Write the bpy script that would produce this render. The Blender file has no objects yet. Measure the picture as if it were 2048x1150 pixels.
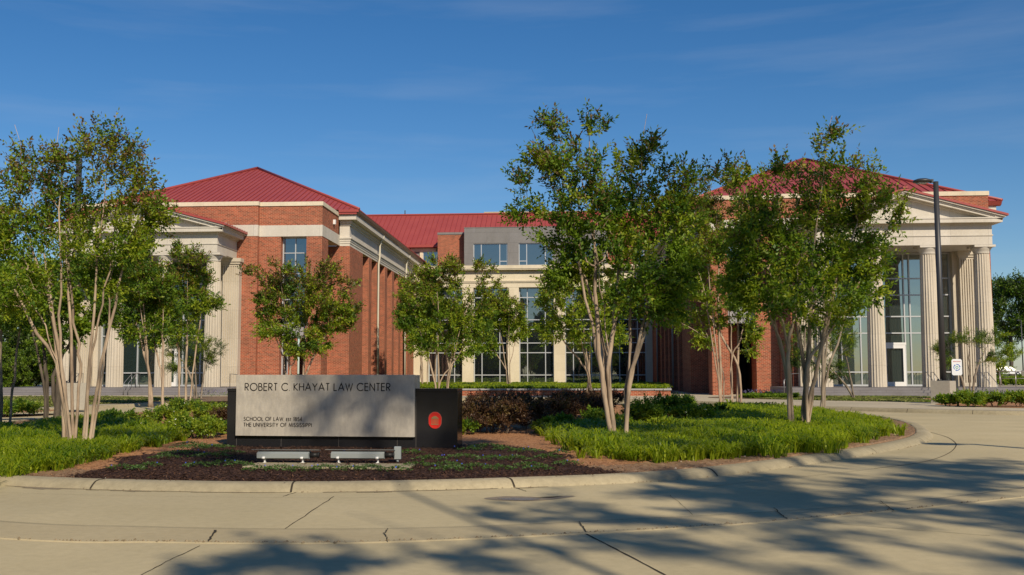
import bpy, math, random
import numpy as np
from mathutils import Vector, Matrix
from mathutils.kdtree import KDTree
random.seed(7); RNG = np.random.default_rng(7)
R = math.radians

# ------------------------------------------------------------------ camera, sky, sun, exposure
scene = bpy.context.scene
F_PX, PITCH, YAW, ROLL, CX, EYE = 2075.0, R(4.70), R(4.46), R(-0.066), 970.0, 1.6
cam = bpy.data.cameras.new('camera'); co = bpy.data.objects.new('camera', cam)
scene.collection.objects.link(co); scene.camera = co
cam.sensor_fit = 'HORIZONTAL'; cam.sensor_width = 23.5; cam.lens = F_PX / 2048 * 23.5
cam.shift_x = (1024 - CX) / 2048
cam.clip_start = 0.1; cam.clip_end = 6000
_fw = np.array([-math.sin(YAW) * math.cos(PITCH), math.cos(YAW) * math.cos(PITCH), math.sin(PITCH)])
_rt0 = np.array([math.cos(YAW), math.sin(YAW), 0.0]); _up0 = np.cross(_rt0, _fw)
_rt = math.cos(ROLL) * _rt0 + math.sin(ROLL) * _up0
_up = -math.sin(ROLL) * _rt0 + math.cos(ROLL) * _up0
co.matrix_world = Matrix(((_rt[0], _up[0], -_fw[0], 0), (_rt[1], _up[1], -_fw[1], 0), (_rt[2], _up[2], -_fw[2], EYE), (0, 0, 0, 1)))

SUN_AZ, SUN_EL = R(27), R(36)          # sun behind the camera, to the right
sd = Vector((math.sin(SUN_AZ) * math.cos(SUN_EL), -math.cos(SUN_AZ) * math.cos(SUN_EL), math.sin(SUN_EL)))
sun = bpy.data.lights.new('sun', 'SUN'); sun.energy = 4.8; sun.angle = R(0.55); sun.color = (1.0, 0.865, 0.68)
so = bpy.data.objects.new('sun', sun); scene.collection.objects.link(so)
so.rotation_euler = sd.to_track_quat('Z', 'Y').to_euler()

world = bpy.data.worlds.new('World'); scene.world = world; world.use_nodes = True
wn = world.node_tree.nodes; wl = world.node_tree.links
bg = wn['Background']; bg.inputs['Strength'].default_value = 0.13
sky = wn.new('ShaderNodeTexSky'); sky.sky_type = 'NISHITA'; sky.sun_disc = False
sky.sun_elevation = SUN_EL; sky.sun_rotation = math.pi - SUN_AZ
sky.altitude = 150; sky.air_density = 1.0; sky.dust_density = 0.35; sky.ozone_density = 2.6
# thin cirrus streaks
wtc = wn.new('ShaderNodeTexCoord'); wmp = wn.new('ShaderNodeMapping'); wmp.inputs['Scale'].default_value = (1.6, 1.6, 15.0)
wmp.inputs['Rotation'].default_value = (R(3), R(-3), 0)
wno = wn.new('ShaderNodeTexNoise'); wno.inputs['Scale'].default_value = 2.1; wno.inputs['Detail'].default_value = 7; wno.inputs['Roughness'].default_value = 0.55
wcr = wn.new('ShaderNodeValToRGB'); wcr.color_ramp.elements[0].position = 0.50; wcr.color_ramp.elements[1].position = 0.86
wcr.color_ramp.elements[0].color = (0, 0, 0, 1); wcr.color_ramp.elements[1].color = (0.15, 0.15, 0.15, 1)
whs = wn.new('ShaderNodeHueSaturation'); whs.inputs['Saturation'].default_value = 1.27
wmx = wn.new('ShaderNodeMixRGB'); wmx.inputs[2].default_value = (4.0, 4.4, 5.0, 1)
wl.new(wtc.outputs['Generated'], wmp.inputs[0]); wl.new(wmp.outputs[0], wno.inputs['Vector']); wl.new(wno.outputs[0], wcr.inputs[0])
wtn = wn.new('ShaderNodeMixRGB'); wtn.blend_type = 'MULTIPLY'; wtn.inputs[0].default_value = 1; wtn.inputs[2].default_value = (0.60, 0.63, 0.69, 1)
wl.new(sky.outputs[0], wtn.inputs[1]); wl.new(wtn.outputs[0], whs.inputs['Color'])
wl.new(wcr.outputs[0], wmx.inputs[0]); wl.new(whs.outputs[0], wmx.inputs[1]); wl.new(wmx.outputs[0], bg.inputs['Color'])

scene.view_settings.view_transform = 'Standard'; scene.view_settings.look = 'None'
scene.view_settings.exposure = 0.0; scene.view_settings.gamma = 1.0
scene.render.engine = 'CYCLES'

# ------------------------------------------------------------------ pixel -> world helpers (photo is 2048 x 1150)
def _ray(px, py): return _fw + _rt * (px - CX) / F_PX - _up * (py - 575) / F_PX
def at(px, py, Y):
    d = _ray(px, py); p = np.array([0, 0, EYE]) + d * Y / d[1]; return Vector(p)
def gnd(px, py, z=0.0):
    d = _ray(px, py); p = np.array([0, 0, EYE]) + d * (z - EYE) / d[2]; return Vector(p)

# ------------------------------------------------------------------ mesh helpers
class MB:
    def __init__(s): s.v = []; s.f = []; s.m = []; s.sm = []
    def add(s, vs, fs, mi=0, smooth=False):
        o = len(s.v); s.v += [tuple(v) for v in vs]
        for f in fs: s.f.append(tuple(i + o for i in f)); s.m.append(mi); s.sm.append(smooth)
    def box(s, x0, x1, y0, y1, z0, z1, mi=0):
        if x0 > x1: x0, x1 = x1, x0
        if y0 > y1: y0, y1 = y1, y0
        s.add([(x0, y0, z0), (x1, y0, z0), (x1, y1, z0), (x0, y1, z0), (x0, y0, z1), (x1, y0, z1), (x1, y1, z1), (x0, y1, z1)],
              [(0, 3, 2, 1), (4, 5, 6, 7), (0, 1, 5, 4), (1, 2, 6, 5), (2, 3, 7, 6), (3, 0, 4, 7)], mi)
    def bevbox(s, x0, x1, y0, y1, z0, z1, b, mi=0):
        # box with chamfered vertical edges and top
        def ring(z, i): return [(x0 + i + b, y0 + i, z), (x1 - i - b, y0 + i, z), (x1 - i, y0 + i + b, z), (x1 - i, y1 - i - b, z), (x1 - i - b, y1 - i, z), (x0 + i + b, y1 - i, z), (x0 + i, y1 - i - b, z), (x0 + i, y0 + i + b, z)]
        vs = ring(z0, 0) + ring(z1 - b, 0) + ring(z1, b)
        fs = [tuple(range(7, -1, -1)), tuple(range(16, 24))]
        for k in (0, 8):
            for i in range(8): j = (i + 1) % 8; fs.append((k + i, k + j, k + j + 8, k + i + 8))
        s.add(vs, fs, mi)
    def prism(s, poly, z0, z1, mi=0):
        n = len(poly); s.add([(x, y, z0) for x, y in poly] + [(x, y, z1) for x, y in poly],
              [tuple(range(n - 1, -1, -1)), tuple(range(n, 2 * n))] + [(i, (i + 1) % n, n + (i + 1) % n, n + i) for i in range(n)], mi)
    def prism_y(s, poly, y0, y1, mi=0):      # poly in (x, z), extruded along y
        n = len(poly); s.add([(x, y0, z) for x, z in poly] + [(x, y1, z) for x, z in poly],
              [tuple(range(n)), tuple(range(2 * n - 1, n - 1, -1))] + [(i, n + i, n + (i + 1) % n, (i + 1) % n) for i in range(n)], mi)
    def prism_x(s, poly, x0, x1, mi=0):      # poly in (y, z), extruded along x
        n = len(poly); s.add([(x0, y, z) for y, z in poly] + [(x1, y, z) for y, z in poly],
              [tuple(range(n - 1, -1, -1)), tuple(range(n, 2 * n))] + [(i, (i + 1) % n, n + (i + 1) % n, n + i) for i in range(n)], mi)
    def quad(s, a, b, c, d, mi=0): s.add([a, b, c, d], [(0, 1, 2, 3)], mi)
    def tube(s, pts, rad, n=8, mi=0, cap=True):
        pts = [Vector(p) for p in pts]; rings = []
        if not hasattr(rad, '__len__'): rad = [rad] * len(pts)
        ref = None
        for i, p in enumerate(pts):
            d = (pts[min(i + 1, len(pts) - 1)] - pts[max(i - 1, 0)]); d.normalize()
            if ref is None:
                ref = d.orthogonal().normalized()
            ref = (ref - d * ref.dot(d)); ref.normalize()
            b = d.cross(ref)
            rings.append([p + (ref * math.cos(2 * math.pi * k / n) + b * math.sin(2 * math.pi * k / n)) * rad[i] for k in range(n)])
        vs = [v for r in rings for v in r]; fs = []
        for i in range(len(pts) - 1):
            for k in range(n): fs.append((i * n + k, i * n + (k + 1) % n, (i + 1) * n + (k + 1) % n, (i + 1) * n + k))
        if cap: fs.append(tuple(range(n - 1, -1, -1))); fs.append(tuple((len(pts) - 1) * n + k for k in range(n)))
        s.add(vs, fs, mi, True)
    def lathe(s, cx, cy, prof, n=24, mi=0):
        vs = [(cx + r * math.cos(2 * math.pi * k / n), cy + r * math.sin(2 * math.pi * k / n), z) for r, z in prof for k in range(n)]
        fs = [(i * n + k, i * n + (k + 1) % n, (i + 1) * n + (k + 1) % n, (i + 1) * n + k) for i in range(len(prof) - 1) for k in range(n)]
        fs.append(tuple(range(n - 1, -1, -1))); fs.append(tuple((len(prof) - 1) * n + k for k in range(n)))
        s.add(vs, fs, mi, True)
    def build(s, name, mats, parent=None, loc=None, **kw):
        me = bpy.data.meshes.new(name); me.from_pydata(s.v, [], s.f)
        if not isinstance(mats, (list, tuple)): mats = [mats]
        for m in mats: me.materials.append(m)
        me.polygons.foreach_set('material_index', s.m); me.polygons.foreach_set('use_smooth', s.sm)
        me.update()
        return link(name, me, parent, loc, **kw)

def link(name, me, parent=None, loc=None, label=None, cat=None, group=None, kind=None):
    o = bpy.data.objects.new(name, me); scene.collection.objects.link(o)
    if parent is not None: o.parent = parent
    if loc is not None: o.location = loc
    if label: o['label'] = label
    if cat: o['category'] = cat
    if group: o['group'] = group
    if kind: o['kind'] = kind
    return o
def empty(name, loc=(0, 0, 0), label=None, cat=None, group=None, rz=0.0):
    o = link(name, None, None, loc, label, cat, group); o.rotation_euler = (0, 0, rz); o.empty_display_size = 0.3; return o
def copy_tree(root, loc, rz=0.0, scale=1.0, label=None):
    r = root.copy(); scene.collection.objects.link(r); r.location = loc; r.rotation_euler = (0, 0, rz); r.scale = (scale,) * 3
    if label: r['label'] = label
    for ch in root.children:
        c = ch.copy(); scene.collection.objects.link(c); c.parent = r
        for g in ch.children:
            d = g.copy(); scene.collection.objects.link(d); d.parent = c
    return r
def np_mesh(name, V, Fq, mi=None, mats=()):
    """V (n,3), Fq (m,4) quads"""
    me = bpy.data.meshes.new(name); n, m = len(V), len(Fq); k = Fq.shape[1]
    me.vertices.add(n); me.vertices.foreach_set('co', np.ascontiguousarray(V, dtype=np.float32).ravel())
    me.loops.add(m * k); me.loops.foreach_set('vertex_index', np.ascontiguousarray(Fq, dtype=np.int32).ravel())
    me.polygons.add(m); me.polygons.foreach_set('loop_start', np.arange(0, m * k, k, dtype=np.int32))
    me.polygons.foreach_set('loop_total', np.full(m, k, dtype=np.int32))
    for mt in mats: me.materials.append(mt)
    if mi is not None: me.polygons.foreach_set('material_index', np.ascontiguousarray(mi, dtype=np.int32))
    me.update(calc_edges=True); return me
def in_poly(P, poly):
    x, y = P[:, 0], P[:, 1]; r = np.zeros(len(P), bool); n = len(poly)
    for i in range(n):
        x0, y0 = poly[i]; x1, y1 = poly[(i + 1) % n]
        if y0 == y1: continue
        c = ((y0 > y) != (y1 > y)) & (x < (x1 - x0) * (y - y0) / (y1 - y0) + x0); r ^= c
    return r
def smooth_closed(pts, n):
    """Catmull-Rom through closed points, n samples per span"""
    P = [np.array(p, float) for p in pts]; m = len(P); out = []
    for i in range(m):
        a, b, c, d = P[(i - 1) % m], P[i], P[(i + 1) % m], P[(i + 2) % m]
        for k in range(n):
            t = k / n; out.append(0.5 * ((2 * b) + (c - a) * t + (2 * a - 5 * b + 4 * c - d) * t * t + (3 * b - 3 * c + d - a) * t ** 3))
    return np.array(out)
def smooth_open(pts, n):
    P = [np.array(p, float) for p in pts]; m = len(P); out = []
    for i in range(m - 1):
        a, b, c, d = P[max(i - 1, 0)], P[i], P[i + 1], P[min(i + 2, m - 1)]
        for k in range(n):
            t = k / n; out.append(0.5 * ((2 * b) + (c - a) * t + (2 * a - 5 * b + 4 * c - d) * t * t + (3 * b - 3 * c + d - a) * t ** 3))
    out.append(P[-1]); return np.array(out)

# ------------------------------------------------------------------ materials
def mat(name, col, rough=0.7, spec=0.3, metal=0.0):
    m = bpy.data.materials.new(name); m.use_nodes = True; p = m.node_tree.nodes['Principled BSDF']
    p.inputs['Base Color'].default_value = (*col, 1); p.inputs['Roughness'].default_value = rough
    p.inputs['Specular IOR Level'].default_value = spec; p.inputs['Metallic'].default_value = metal
    return m
def N(m, t, **kw):
    n = m.node_tree.nodes.new(t)
    for k, v in kw.items():
        if k in n.inputs: n.inputs[k].default_value = v
        else: setattr(n, k, v)
    return n
def L(m, a, b): m.node_tree.links.new(a, b)
def P(m): return m.node_tree.nodes['Principled BSDF']
def ramp(m, fac, stops):
    r = N(m, 'ShaderNodeValToRGB'); e = r.color_ramp.elements
    while len(e) < len(stops): e.new(0.5)
    for i, (p, c) in enumerate(stops): e[i].position = p; e[i].color = (*c, 1)
    L(m, fac, r.inputs[0]); return r.outputs[0]
def noise(m, scale, detail=4, rough=0.55, vec=None, sc=(1, 1, 1)):
    g = N(m, 'ShaderNodeTexCoord'); mp = N(m, 'ShaderNodeMapping'); mp.inputs['Scale'].default_value = sc
    L(m, vec or g.outputs['Object'], mp.inputs[0])
    n = N(m, 'ShaderNodeTexNoise', Scale=scale, Detail=detail, Roughness=rough); L(m, mp.outputs[0], n.inputs['Vector']); return n.outputs[0]
def mix(m, fac, a, b, mode='MIX'):
    x = N(m, 'ShaderNodeMixRGB'); x.blend_type = mode
    for i, v in enumerate((fac, a, b)):
        if isinstance(v, (int, float)): x.inputs[i].default_value = v
        elif isinstance(v, tuple): x.inputs[i].default_value = (*v, 1)
        else: L(m, v, x.inputs[i])
    return x.outputs[0]
def bump(m, h, strength=0.3, dist=0.02):
    b = N(m, 'ShaderNodeBump', Strength=strength, Distance=dist); L(m, h, b.inputs['Height']); L(m, b.outputs[0], P(m).inputs['Normal'])
def varied(name, c1, c2, scale, rough=0.8, spec=0.2, detail=5, b=0.0, bs=None, lo=0.3, hi=0.7, sc=(1, 1, 1)):
    m = mat(name, c1, rough, spec); n = noise(m, scale, detail, sc=sc)
    L(m, ramp(m, n, [(lo, c1), (hi, c2)]), P(m).inputs['Base Color'])
    if b: bump(m, noise(m, bs or scale * 4, 5), b, 0.02)
    return m
def wall_uv(m):
    """(horizontal run, height) from object coordinates, chosen by which way the face looks"""
    tc = N(m, 'ShaderNodeTexCoord'); g = N(m, 'ShaderNodeNewGeometry'); s = N(m, 'ShaderNodeSeparateXYZ'); L(m, tc.outputs['Object'], s.inputs[0])
    sn = N(m, 'ShaderNodeSeparateXYZ'); L(m, g.outputs['True Normal'], sn.inputs[0])
    ab = N(m, 'ShaderNodeMath', operation='ABSOLUTE'); L(m, sn.outputs[0], ab.inputs[0])
    gt = N(m, 'ShaderNodeMath', operation='GREATER_THAN'); L(m, ab.outputs[0], gt.inputs[0]); gt.inputs[1].default_value = 0.6
    mx = N(m, 'ShaderNodeMix'); L(m, gt.outputs[0], mx.inputs[0]); L(m, s.outputs[0], mx.inputs[2]); L(m, s.outputs[1], mx.inputs[3])
    c = N(m, 'ShaderNodeCombineXYZ'); L(m, mx.outputs[0], c.inputs[0]); L(m, s.outputs[2], c.inputs[1]); return c.outputs[0]
def brick_mat():
    m = mat('red_brick', (0.3, 0.09, 0.05), 0.85, 0.15); uv = wall_uv(m)
    b = N(m, 'ShaderNodeTexBrick', Scale=1.0); L(m, uv, b.inputs['Vector'])
    b.inputs['Brick Width'].default_value = 0.27; b.inputs['Row Height'].default_value = 0.095; b.inputs['Mortar Size'].default_value = 0.010
    b.inputs['Color1'].default_value = (0.375, 0.096, 0.050, 1); b.inputs['Color2'].default_value = (0.175, 0.050, 0.029, 1)
    b.inputs['Mortar'].default_value = (0.47, 0.33, 0.215, 1); b.inputs['Bias'].default_value = -0.1; b.inputs['Mortar Smooth'].default_value = 0.3
    n = noise(m, 0.35, 5); n2 = noise(m, 2.6, 3)
    c = mix(m, 1.0, b.outputs['Color'], ramp(m, n, [(0.3, (0.84, 0.82, 0.82)), (0.7, (1.08, 1.03, 0.98))]), 'MULTIPLY')
    c = mix(m, 1.0, c, ramp(m, n2, [(0.3, (0.9, 0.9, 0.9)), (0.7, (1.06, 1.05, 1.05))]), 'MULTIPLY')
    L(m, c, P(m).inputs['Base Color']); bump(m, b.outputs['Fac'], -0.25, 0.01); return m
def stone_mat(name, c, bw, rh, joint=0.010, dirt=0.88, jc=0.55):
    m = mat(name, c, 0.75, 0.25); uv = wall_uv(m)
    b = N(m, 'ShaderNodeTexBrick', Scale=1.0); L(m, uv, b.inputs['Vector'])
    b.inputs['Brick Width'].default_value = bw; b.inputs['Row Height'].default_value = rh; b.inputs['Mortar Size'].default_value = joint
    b.inputs['Color1'].default_value = (*c, 1); b.inputs['Color2'].default_value = (c[0] * .93, c[1] * .93, c[2] * .91, 1)
    b.inputs['Mortar'].default_value = (c[0] * jc, c[1] * jc, c[2] * jc, 1); b.inputs['Mortar Smooth'].default_value = 0.2
    n = noise(m, 0.9, 6, sc=(1, 1, 0.35)); n2 = noise(m, 8, 4)
    c1 = mix(m, 1.0, b.outputs['Color'], ramp(m, n, [(0.3, (dirt, dirt * .98, dirt * .95)), (0.65, (1.04, 1.03, 1.02))]), 'MULTIPLY')
    c1 = mix(m, 1.0, c1, ramp(m, n2, [(0.3, (0.94,) * 3), (0.7, (1.04,) * 3)]), 'MULTIPLY')
    L(m, c1, P(m).inputs['Base Color']); return m
BRICK = brick_mat()
STONE = stone_mat('cast_stone', (0.56, 0.53, 0.46), 2.4, 1.05)
SMOOTHSTONE = stone_mat('cast_stone_trim', (0.58, 0.545, 0.475), 2.4, 40, 0.008, 0.92)
COLSTONE = stone_mat('column_stone', (0.56, 0.505, 0.41), 40, 2.05, 0.008, 0.86, 0.7)
TANSTONE = stone_mat('tan_limestone', (0.68, 0.61, 0.46), 1.9, 0.9, 0.007, 0.9, 0.75)
GREYSTONE = stone_mat('grey_panel', (0.215, 0.212, 0.21), 2.5, 1.15, 0.014, 0.86, 0.62)
STEPSTONE = stone_mat('step_stone', (0.21, 0.20, 0.205), 1.6, 0.16, 0.012, 0.86, 0.7)
def roof_mat():
    m = mat('red_metal_roof', (0.33, 0.032, 0.035), 0.42, 0.45); n = noise(m, 0.5, 4)
    L(m, ramp(m, n, [(0.3, (0.31, 0.056, 0.046)), (0.7, (0.35, 0.068, 0.054))]), P(m).inputs['Base Color']); return m
ROOF = roof_mat(); SEAM = mat('roof_seam', (0.235, 0.036, 0.036), 0.45, 0.4)
def glass_mat(name, tint, dark, fac):
    m = bpy.data.materials.new(name); m.use_nodes = True; nt = m.node_tree; p = P(m)
    p.inputs['Base Color'].default_value = (*dark, 1); p.inputs['Roughness'].default_value = 0.3; p.inputs['Specular IOR Level'].default_value = 0.3
    g = N(m, 'ShaderNodeBsdfGlossy', Roughness=0.015); g.inputs['Color'].default_value = (*tint, 1)
    mx = N(m, 'ShaderNodeMixShader'); mx.inputs[0].default_value = fac
    L(m, p.outputs[0], mx.inputs[1]); L(m, g.outputs[0], mx.inputs[2]); L(m, mx.outputs[0], nt.nodes['Material Output'].inputs[0])
    n = noise(m, 0.7, 2); b = N(m, 'ShaderNodeBump', Strength=0.05, Distance=0.05); L(m, n, b.inputs['Height']); L(m, b.outputs[0], g.inputs['Normal'])
    return m
GLASS = glass_mat('window_glass', (0.80, 0.88, 0.88), (0.006, 0.008, 0.009), 0.25)
GREENGLASS = glass_mat('portico_glass', (0.80, 0.90, 0.88), (0.022, 0.036, 0.033), 0.31)
FRAME = mat('aluminium_frame', (0.50, 0.52, 0.53), 0.4, 0.4, 0.3)
WHITE = mat('white_paint', (0.74, 0.74, 0.72), 0.5, 0.3)
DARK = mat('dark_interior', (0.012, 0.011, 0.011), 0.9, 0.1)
DARKMETAL = mat('dark_grey_pole', (0.035, 0.036, 0.038), 0.45, 0.5)
STEEL = mat('steel_rail', (0.30, 0.30, 0.30), 0.35, 0.5, 0.7)
CREAM = mat('cream_pipe', (0.60, 0.55, 0.43), 0.5, 0.3)
BROWNGUT = mat('brown_gutter', (0.16, 0.075, 0.055), 0.45, 0.4)
GREYPANEL = mat('grey_metal_panel', (0.30, 0.29, 0.29), 0.45, 0.4)
def concrete(name, c1, c2, grime=0.82):
    m = mat(name, c1, 0.85, 0.2); n = noise(m, 0.45, 7, 0.6); n2 = noise(m, 9, 6, 0.7); n3 = noise(m, 0.12, 4); n4 = noise(m, 140, 2)
    c = ramp(m, n, [(0.3, c1), (0.72, c2)])
    c = mix(m, 1.0, c, ramp(m, n2, [(0.28, (grime + .08,) * 3), (0.6, (1.03,) * 3)]), 'MULTIPLY')
    c = mix(m, 1.0, c, ramp(m, n3, [(0.35, (grime, grime + .01, grime)), (0.65, (1.05, 1.04, 1.0))]), 'MULTIPLY')
    c = mix(m, 1.0, c, ramp(m, n4, [(0.3, (0.9,) * 3), (0.7, (1.08,) * 3)]), 'MULTIPLY')
    L(m, c, P(m).inputs['Base Color']); bump(m, noise(m, 60, 4), 0.25, 0.004); return m
ROADC = concrete('road_concrete', (0.465, 0.39, 0.235), (0.545, 0.46, 0.285))
RIBBONC = concrete('ribbon_concrete', (0.43, 0.355, 0.215), (0.50, 0.42, 0.26))
KERBC = concrete('kerb_concrete', (0.37, 0.315, 0.205), (0.47, 0.405, 0.27), 0.70)
PEDC = concrete('pedestal_concrete', (0.40, 0.37, 0.31), (0.48, 0.44, 0.37), 0.8)
WET = mat('wet_concrete', (0.135, 0.105, 0.062), 0.25, 0.5)
DAMP = mat('damp_concrete', (0.235, 0.188, 0.122), 0.6, 0.3)
JOINT = mat('joint_dark', (0.05, 0.042, 0.03), 0.9, 0.1)
GRIT = varied('grit', (0.34, 0.27, 0.17), (0.12, 0.09, 0.05), 30)
def leafmat(name, c1, c2, tr=0.42, rough=0.5):
    m = bpy.data.materials.new(name); m.use_nodes = True; p = P(m)
    p.inputs['Roughness'].default_value = rough; p.inputs['Specular IOR Level'].default_value = 0.35
    oi = N(m, 'ShaderNodeNewGeometry'); 
    c = ramp(m, oi.outputs['Random Per Island'], [(0.0, c1), (1.0, c2)]); L(m, c, p.inputs['Base Color'])
    t = N(m, 'ShaderNodeBsdfTranslucent'); mc = mix(m, 1.0, c, (1.15, 1.25, 0.55), 'MULTIPLY'); L(m, mc, t.inputs['Color'])
    mx = N(m, 'ShaderNodeMixShader'); mx.inputs[0].default_value = tr
    L(m, p.outputs[0], mx.inputs[1]); L(m, t.outputs[0], mx.inputs[2]); L(m, mx.outputs[0], m.node_tree.nodes['Material Output'].inputs[0]); return m
LGREEN = leafmat('leaf_green', (0.12, 0.215, 0.016), (0.22, 0.315, 0.024))
LLIGHT = leafmat('leaf_light', (0.21, 0.29, 0.018), (0.34, 0.38, 0.026))
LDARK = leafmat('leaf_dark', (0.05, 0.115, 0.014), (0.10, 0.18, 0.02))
LBRONZE = leafmat('leaf_bronze', (0.13, 0.095, 0.035), (0.22, 0.145, 0.05))
LWOOD = leafmat('leaf_woodland', (0.025, 0.045, 0.012), (0.065, 0.095, 0.022), 0.2)
LPURPLE = leafmat('leaf_purple_brown', (0.055, 0.028, 0.014), (0.115, 0.062, 0.028), 0.2)
LFEATHER = leafmat('leaf_feathery', (0.05, 0.10, 0.018), (0.11, 0.17, 0.035))
LGRASS = leafmat('liriope_blade', (0.22, 0.31, 0.014), (0.37, 0.43, 0.022), 0.48, 0.4)
LGRASS2 = leafmat('liriope_blade_deep', (0.115, 0.205, 0.012), (0.19, 0.285, 0.016), 0.42, 0.4)
LCOVER = leafmat('groundcover_leaf', (0.045, 0.10, 0.022), (0.10, 0.175, 0.045), 0.2)
PETALW = mat('white_petal', (0.78, 0.77, 0.68), 0.6); PETALB = mat('blue_petal', (0.06, 0.12, 0.62), 0.6)
PETALV = mat('violet_petal', (0.15, 0.13, 0.25), 0.6)
def bark(name, c1, c2, c3):
    m = mat(name, c1, 0.75, 0.25); n = noise(m, 7, 5, 0.6, sc=(1, 1, 0.22)); n2 = noise(m, 1.3, 3)
    c = ramp(m, n, [(0.32, c1), (0.5, c2), (0.72, c3)])
    L(m, mix(m, 1.0, c, ramp(m, n2, [(0.3, (0.8, 0.76, 0.72)), (0.7, (1.1, 1.06, 1.0))]), 'MULTIPLY'), P(m).inputs['Base Color']); bump(m, n, 0.4, 0.01); return m
BARK = bark('crape_bark', (0.20, 0.155, 0.115), (0.38, 0.30, 0.22), (0.52, 0.43, 0.33))
BARKG = bark('grey_bark', (0.13, 0.11, 0.085), (0.24, 0.205, 0.16), (0.32, 0.28, 0.22))
BARKD = bark('dark_bark', (0.05, 0.042, 0.034), (0.10, 0.085, 0.065), (0.16, 0.13, 0.10))
STRAW = varied('pine_straw', (0.29, 0.135, 0.06), (0.47, 0.25, 0.12), 14, b=0.9, bs=70, detail=8)
MULCH = varied('dark_mulch', (0.022, 0.011, 0.008), (0.075, 0.038, 0.024), 16, b=1.0, bs=60, detail=8)
SOIL = varied('sandy_soil', (0.17, 0.10, 0.055), (0.32, 0.21, 0.125), 10, b=0.6, bs=60)
CHIPD = leafmat('mulch_chip', (0.02, 0.010, 0.007), (0.13, 0.065, 0.035), 0.0, 0.8)
CHIPR = leafmat('straw_needle', (0.20, 0.085, 0.035), (0.47, 0.26, 0.13), 0.0, 0.8)
LAWN = varied('lawn_turf', (0.085, 0.115, 0.026), (0.19, 0.195, 0.055), 3, b=0.8, bs=50, detail=8)
FIELD = varied('field_turf', (0.06, 0.09, 0.022), (0.13, 0.15, 0.045), 0.4, b=0.5, bs=10, detail=8)
PATHC = concrete('path_concrete', (0.47, 0.405, 0.29), (0.54, 0.47, 0.34))
GRANITE = mat('black_granite', (0.012, 0.0125, 0.014), 0.16, 0.5)
L(GRANITE, ramp(GRANITE, noise(GRANITE, 260, 3), [(0.4, (0.009, 0.009, 0.011)), (0.75, (0.035, 0.035, 0.037))]), P(GRANITE).inputs['Base Color'])
bump(GRANITE, noise(GRANITE, 3, 3), 0.03, 0.01)
def panel_mat():
    m = mat('weathered_steel_panel', (0.45, 0.41, 0.33), 0.42, 0.4, 0.25)
    n = noise(m, 1.6, 7, 0.6, sc=(1, 1, 1)); n2 = noise(m, 9, 6, 0.7, sc=(1.6, 1, 0.5)); n3 = noise(m, 40, 3)
    c = ramp(m, n, [(0.28, (0.42, 0.385, 0.32)), (0.5, (0.55, 0.505, 0.42)), (0.72, (0.64, 0.585, 0.475))])
    c = mix(m, 1.0, c, ramp(m, n2, [(0.3, (0.86, 0.86, 0.88)), (0.7, (1.08, 1.07, 1.04))]), 'MULTIPLY')
    c = mix(m, 1.0, c, ramp(m, n3, [(0.3, (0.95,) * 3), (0.7, (1.04,) * 3)]), 'MULTIPLY')
    L(m, c, P(m).inputs['Base Color']); L(m, ramp(m, n2, [(0.3, (0.34,) * 3), (0.7, (0.52,) * 3)]), P(m).inputs['Roughness']); return m
PANEL = panel_mat()
LETTER = mat('black_lettering', (0.016, 0.013, 0.011), 0.5)
RED = mat('red_enamel', (0.66, 0.03, 0.02), 0.35, 0.4); GOLD = mat('bronze_emblem', (0.40, 0.27, 0.12), 0.4, 0.4, 0.3)
LIGHTGREY = mat('floodlight_grey', (0.27, 0.30, 0.30), 0.6, 0.3, 0.0)
RUBBER = mat('black_plastic', (0.014, 0.014, 0.015), 0.5)
BLUE = mat('sign_blue', (0.02, 0.12, 0.40), 0.4); SIGNRED = mat('sign_red', (0.40, 0.10, 0.09), 0.5); SIGNWHITE = mat('sign_white', (0.70, 0.72, 0.74), 0.4)
TYRE = mat('tyre', (0.015, 0.015, 0.016), 0.8); RIM = mat('wheel_rim', (0.35, 0.35, 0.36), 0.3, 0.5, 0.8); CARWHITE = mat('car_white', (0.75, 0.75, 0.76), 0.2, 0.6)
CARGLASS = mat('car_glass', (0.02, 0.025, 0.03), 0.05, 0.8); LAMPGLASS = mat('lamp_glass', (0.25, 0.25, 0.24), 0.3, 0.5)
ROCK = mat('pale_pebble', (0.5, 0.45, 0.37), 0.8)

# ------------------------------------------------------------------ THE SETTING: ground, road, kerbs, island, lawns, paths
g = MB(); g.quad((-1500, -900, -0.06), (1500, -900, -0.06), (1500, 2200, -0.06), (-1500, 2200, -0.06)); g.build('ground', FIELD, kind='structure')
FAR = [(-90, 2), (-60, 14), (-42, 24), (-30, 31), (-23.5, 37), (-21.5, 42), (-20.9, 46), (-20, 49.5), (-17, 54), (-12, 58), (-6, 60), (0, 59.5), (5, 56), (8.3, 51), (10.3, 47), (12.4, 44), (14.8, 41.7), (18, 40), (24, 37.8), (36, 33), (60, 24), (95, 8)]
FARC = smooth_open(FAR, 8)
rd = MB(); pts = [(x, y, 0.0) for x, y in FARC]
n = len(pts); rd.add(pts + [(x, -60.0, 0.0) for x, y in FARC], [(i, n + i, n + i + 1, i + 1) for i in range(n - 1)])
rd.build('road', ROADC, kind='structure')
ISL = [(-8.2, 14.55), (-5.8, 14.0), (-3.5, 13.95), (-0.75, 14.68), (2.03, 16.26), (5.32, 20.24), (8.1, 24.6), (9.7, 29.0), (10.75, 34), (10.9, 39), (10.2, 43.5), (8.2, 47.5), (4, 50.5), (-3, 51.5), (-10.5, 48.5), (-15.2, 43), (-17.3, 37.5), (-17.6, 31), (-16.6, 25), (-14.2, 19.5), (-11.2, 16.0)]
IS = smooth_closed(ISL, 12); NI = len(IS); ctr = np.array([-3.6, 32.0])
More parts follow.
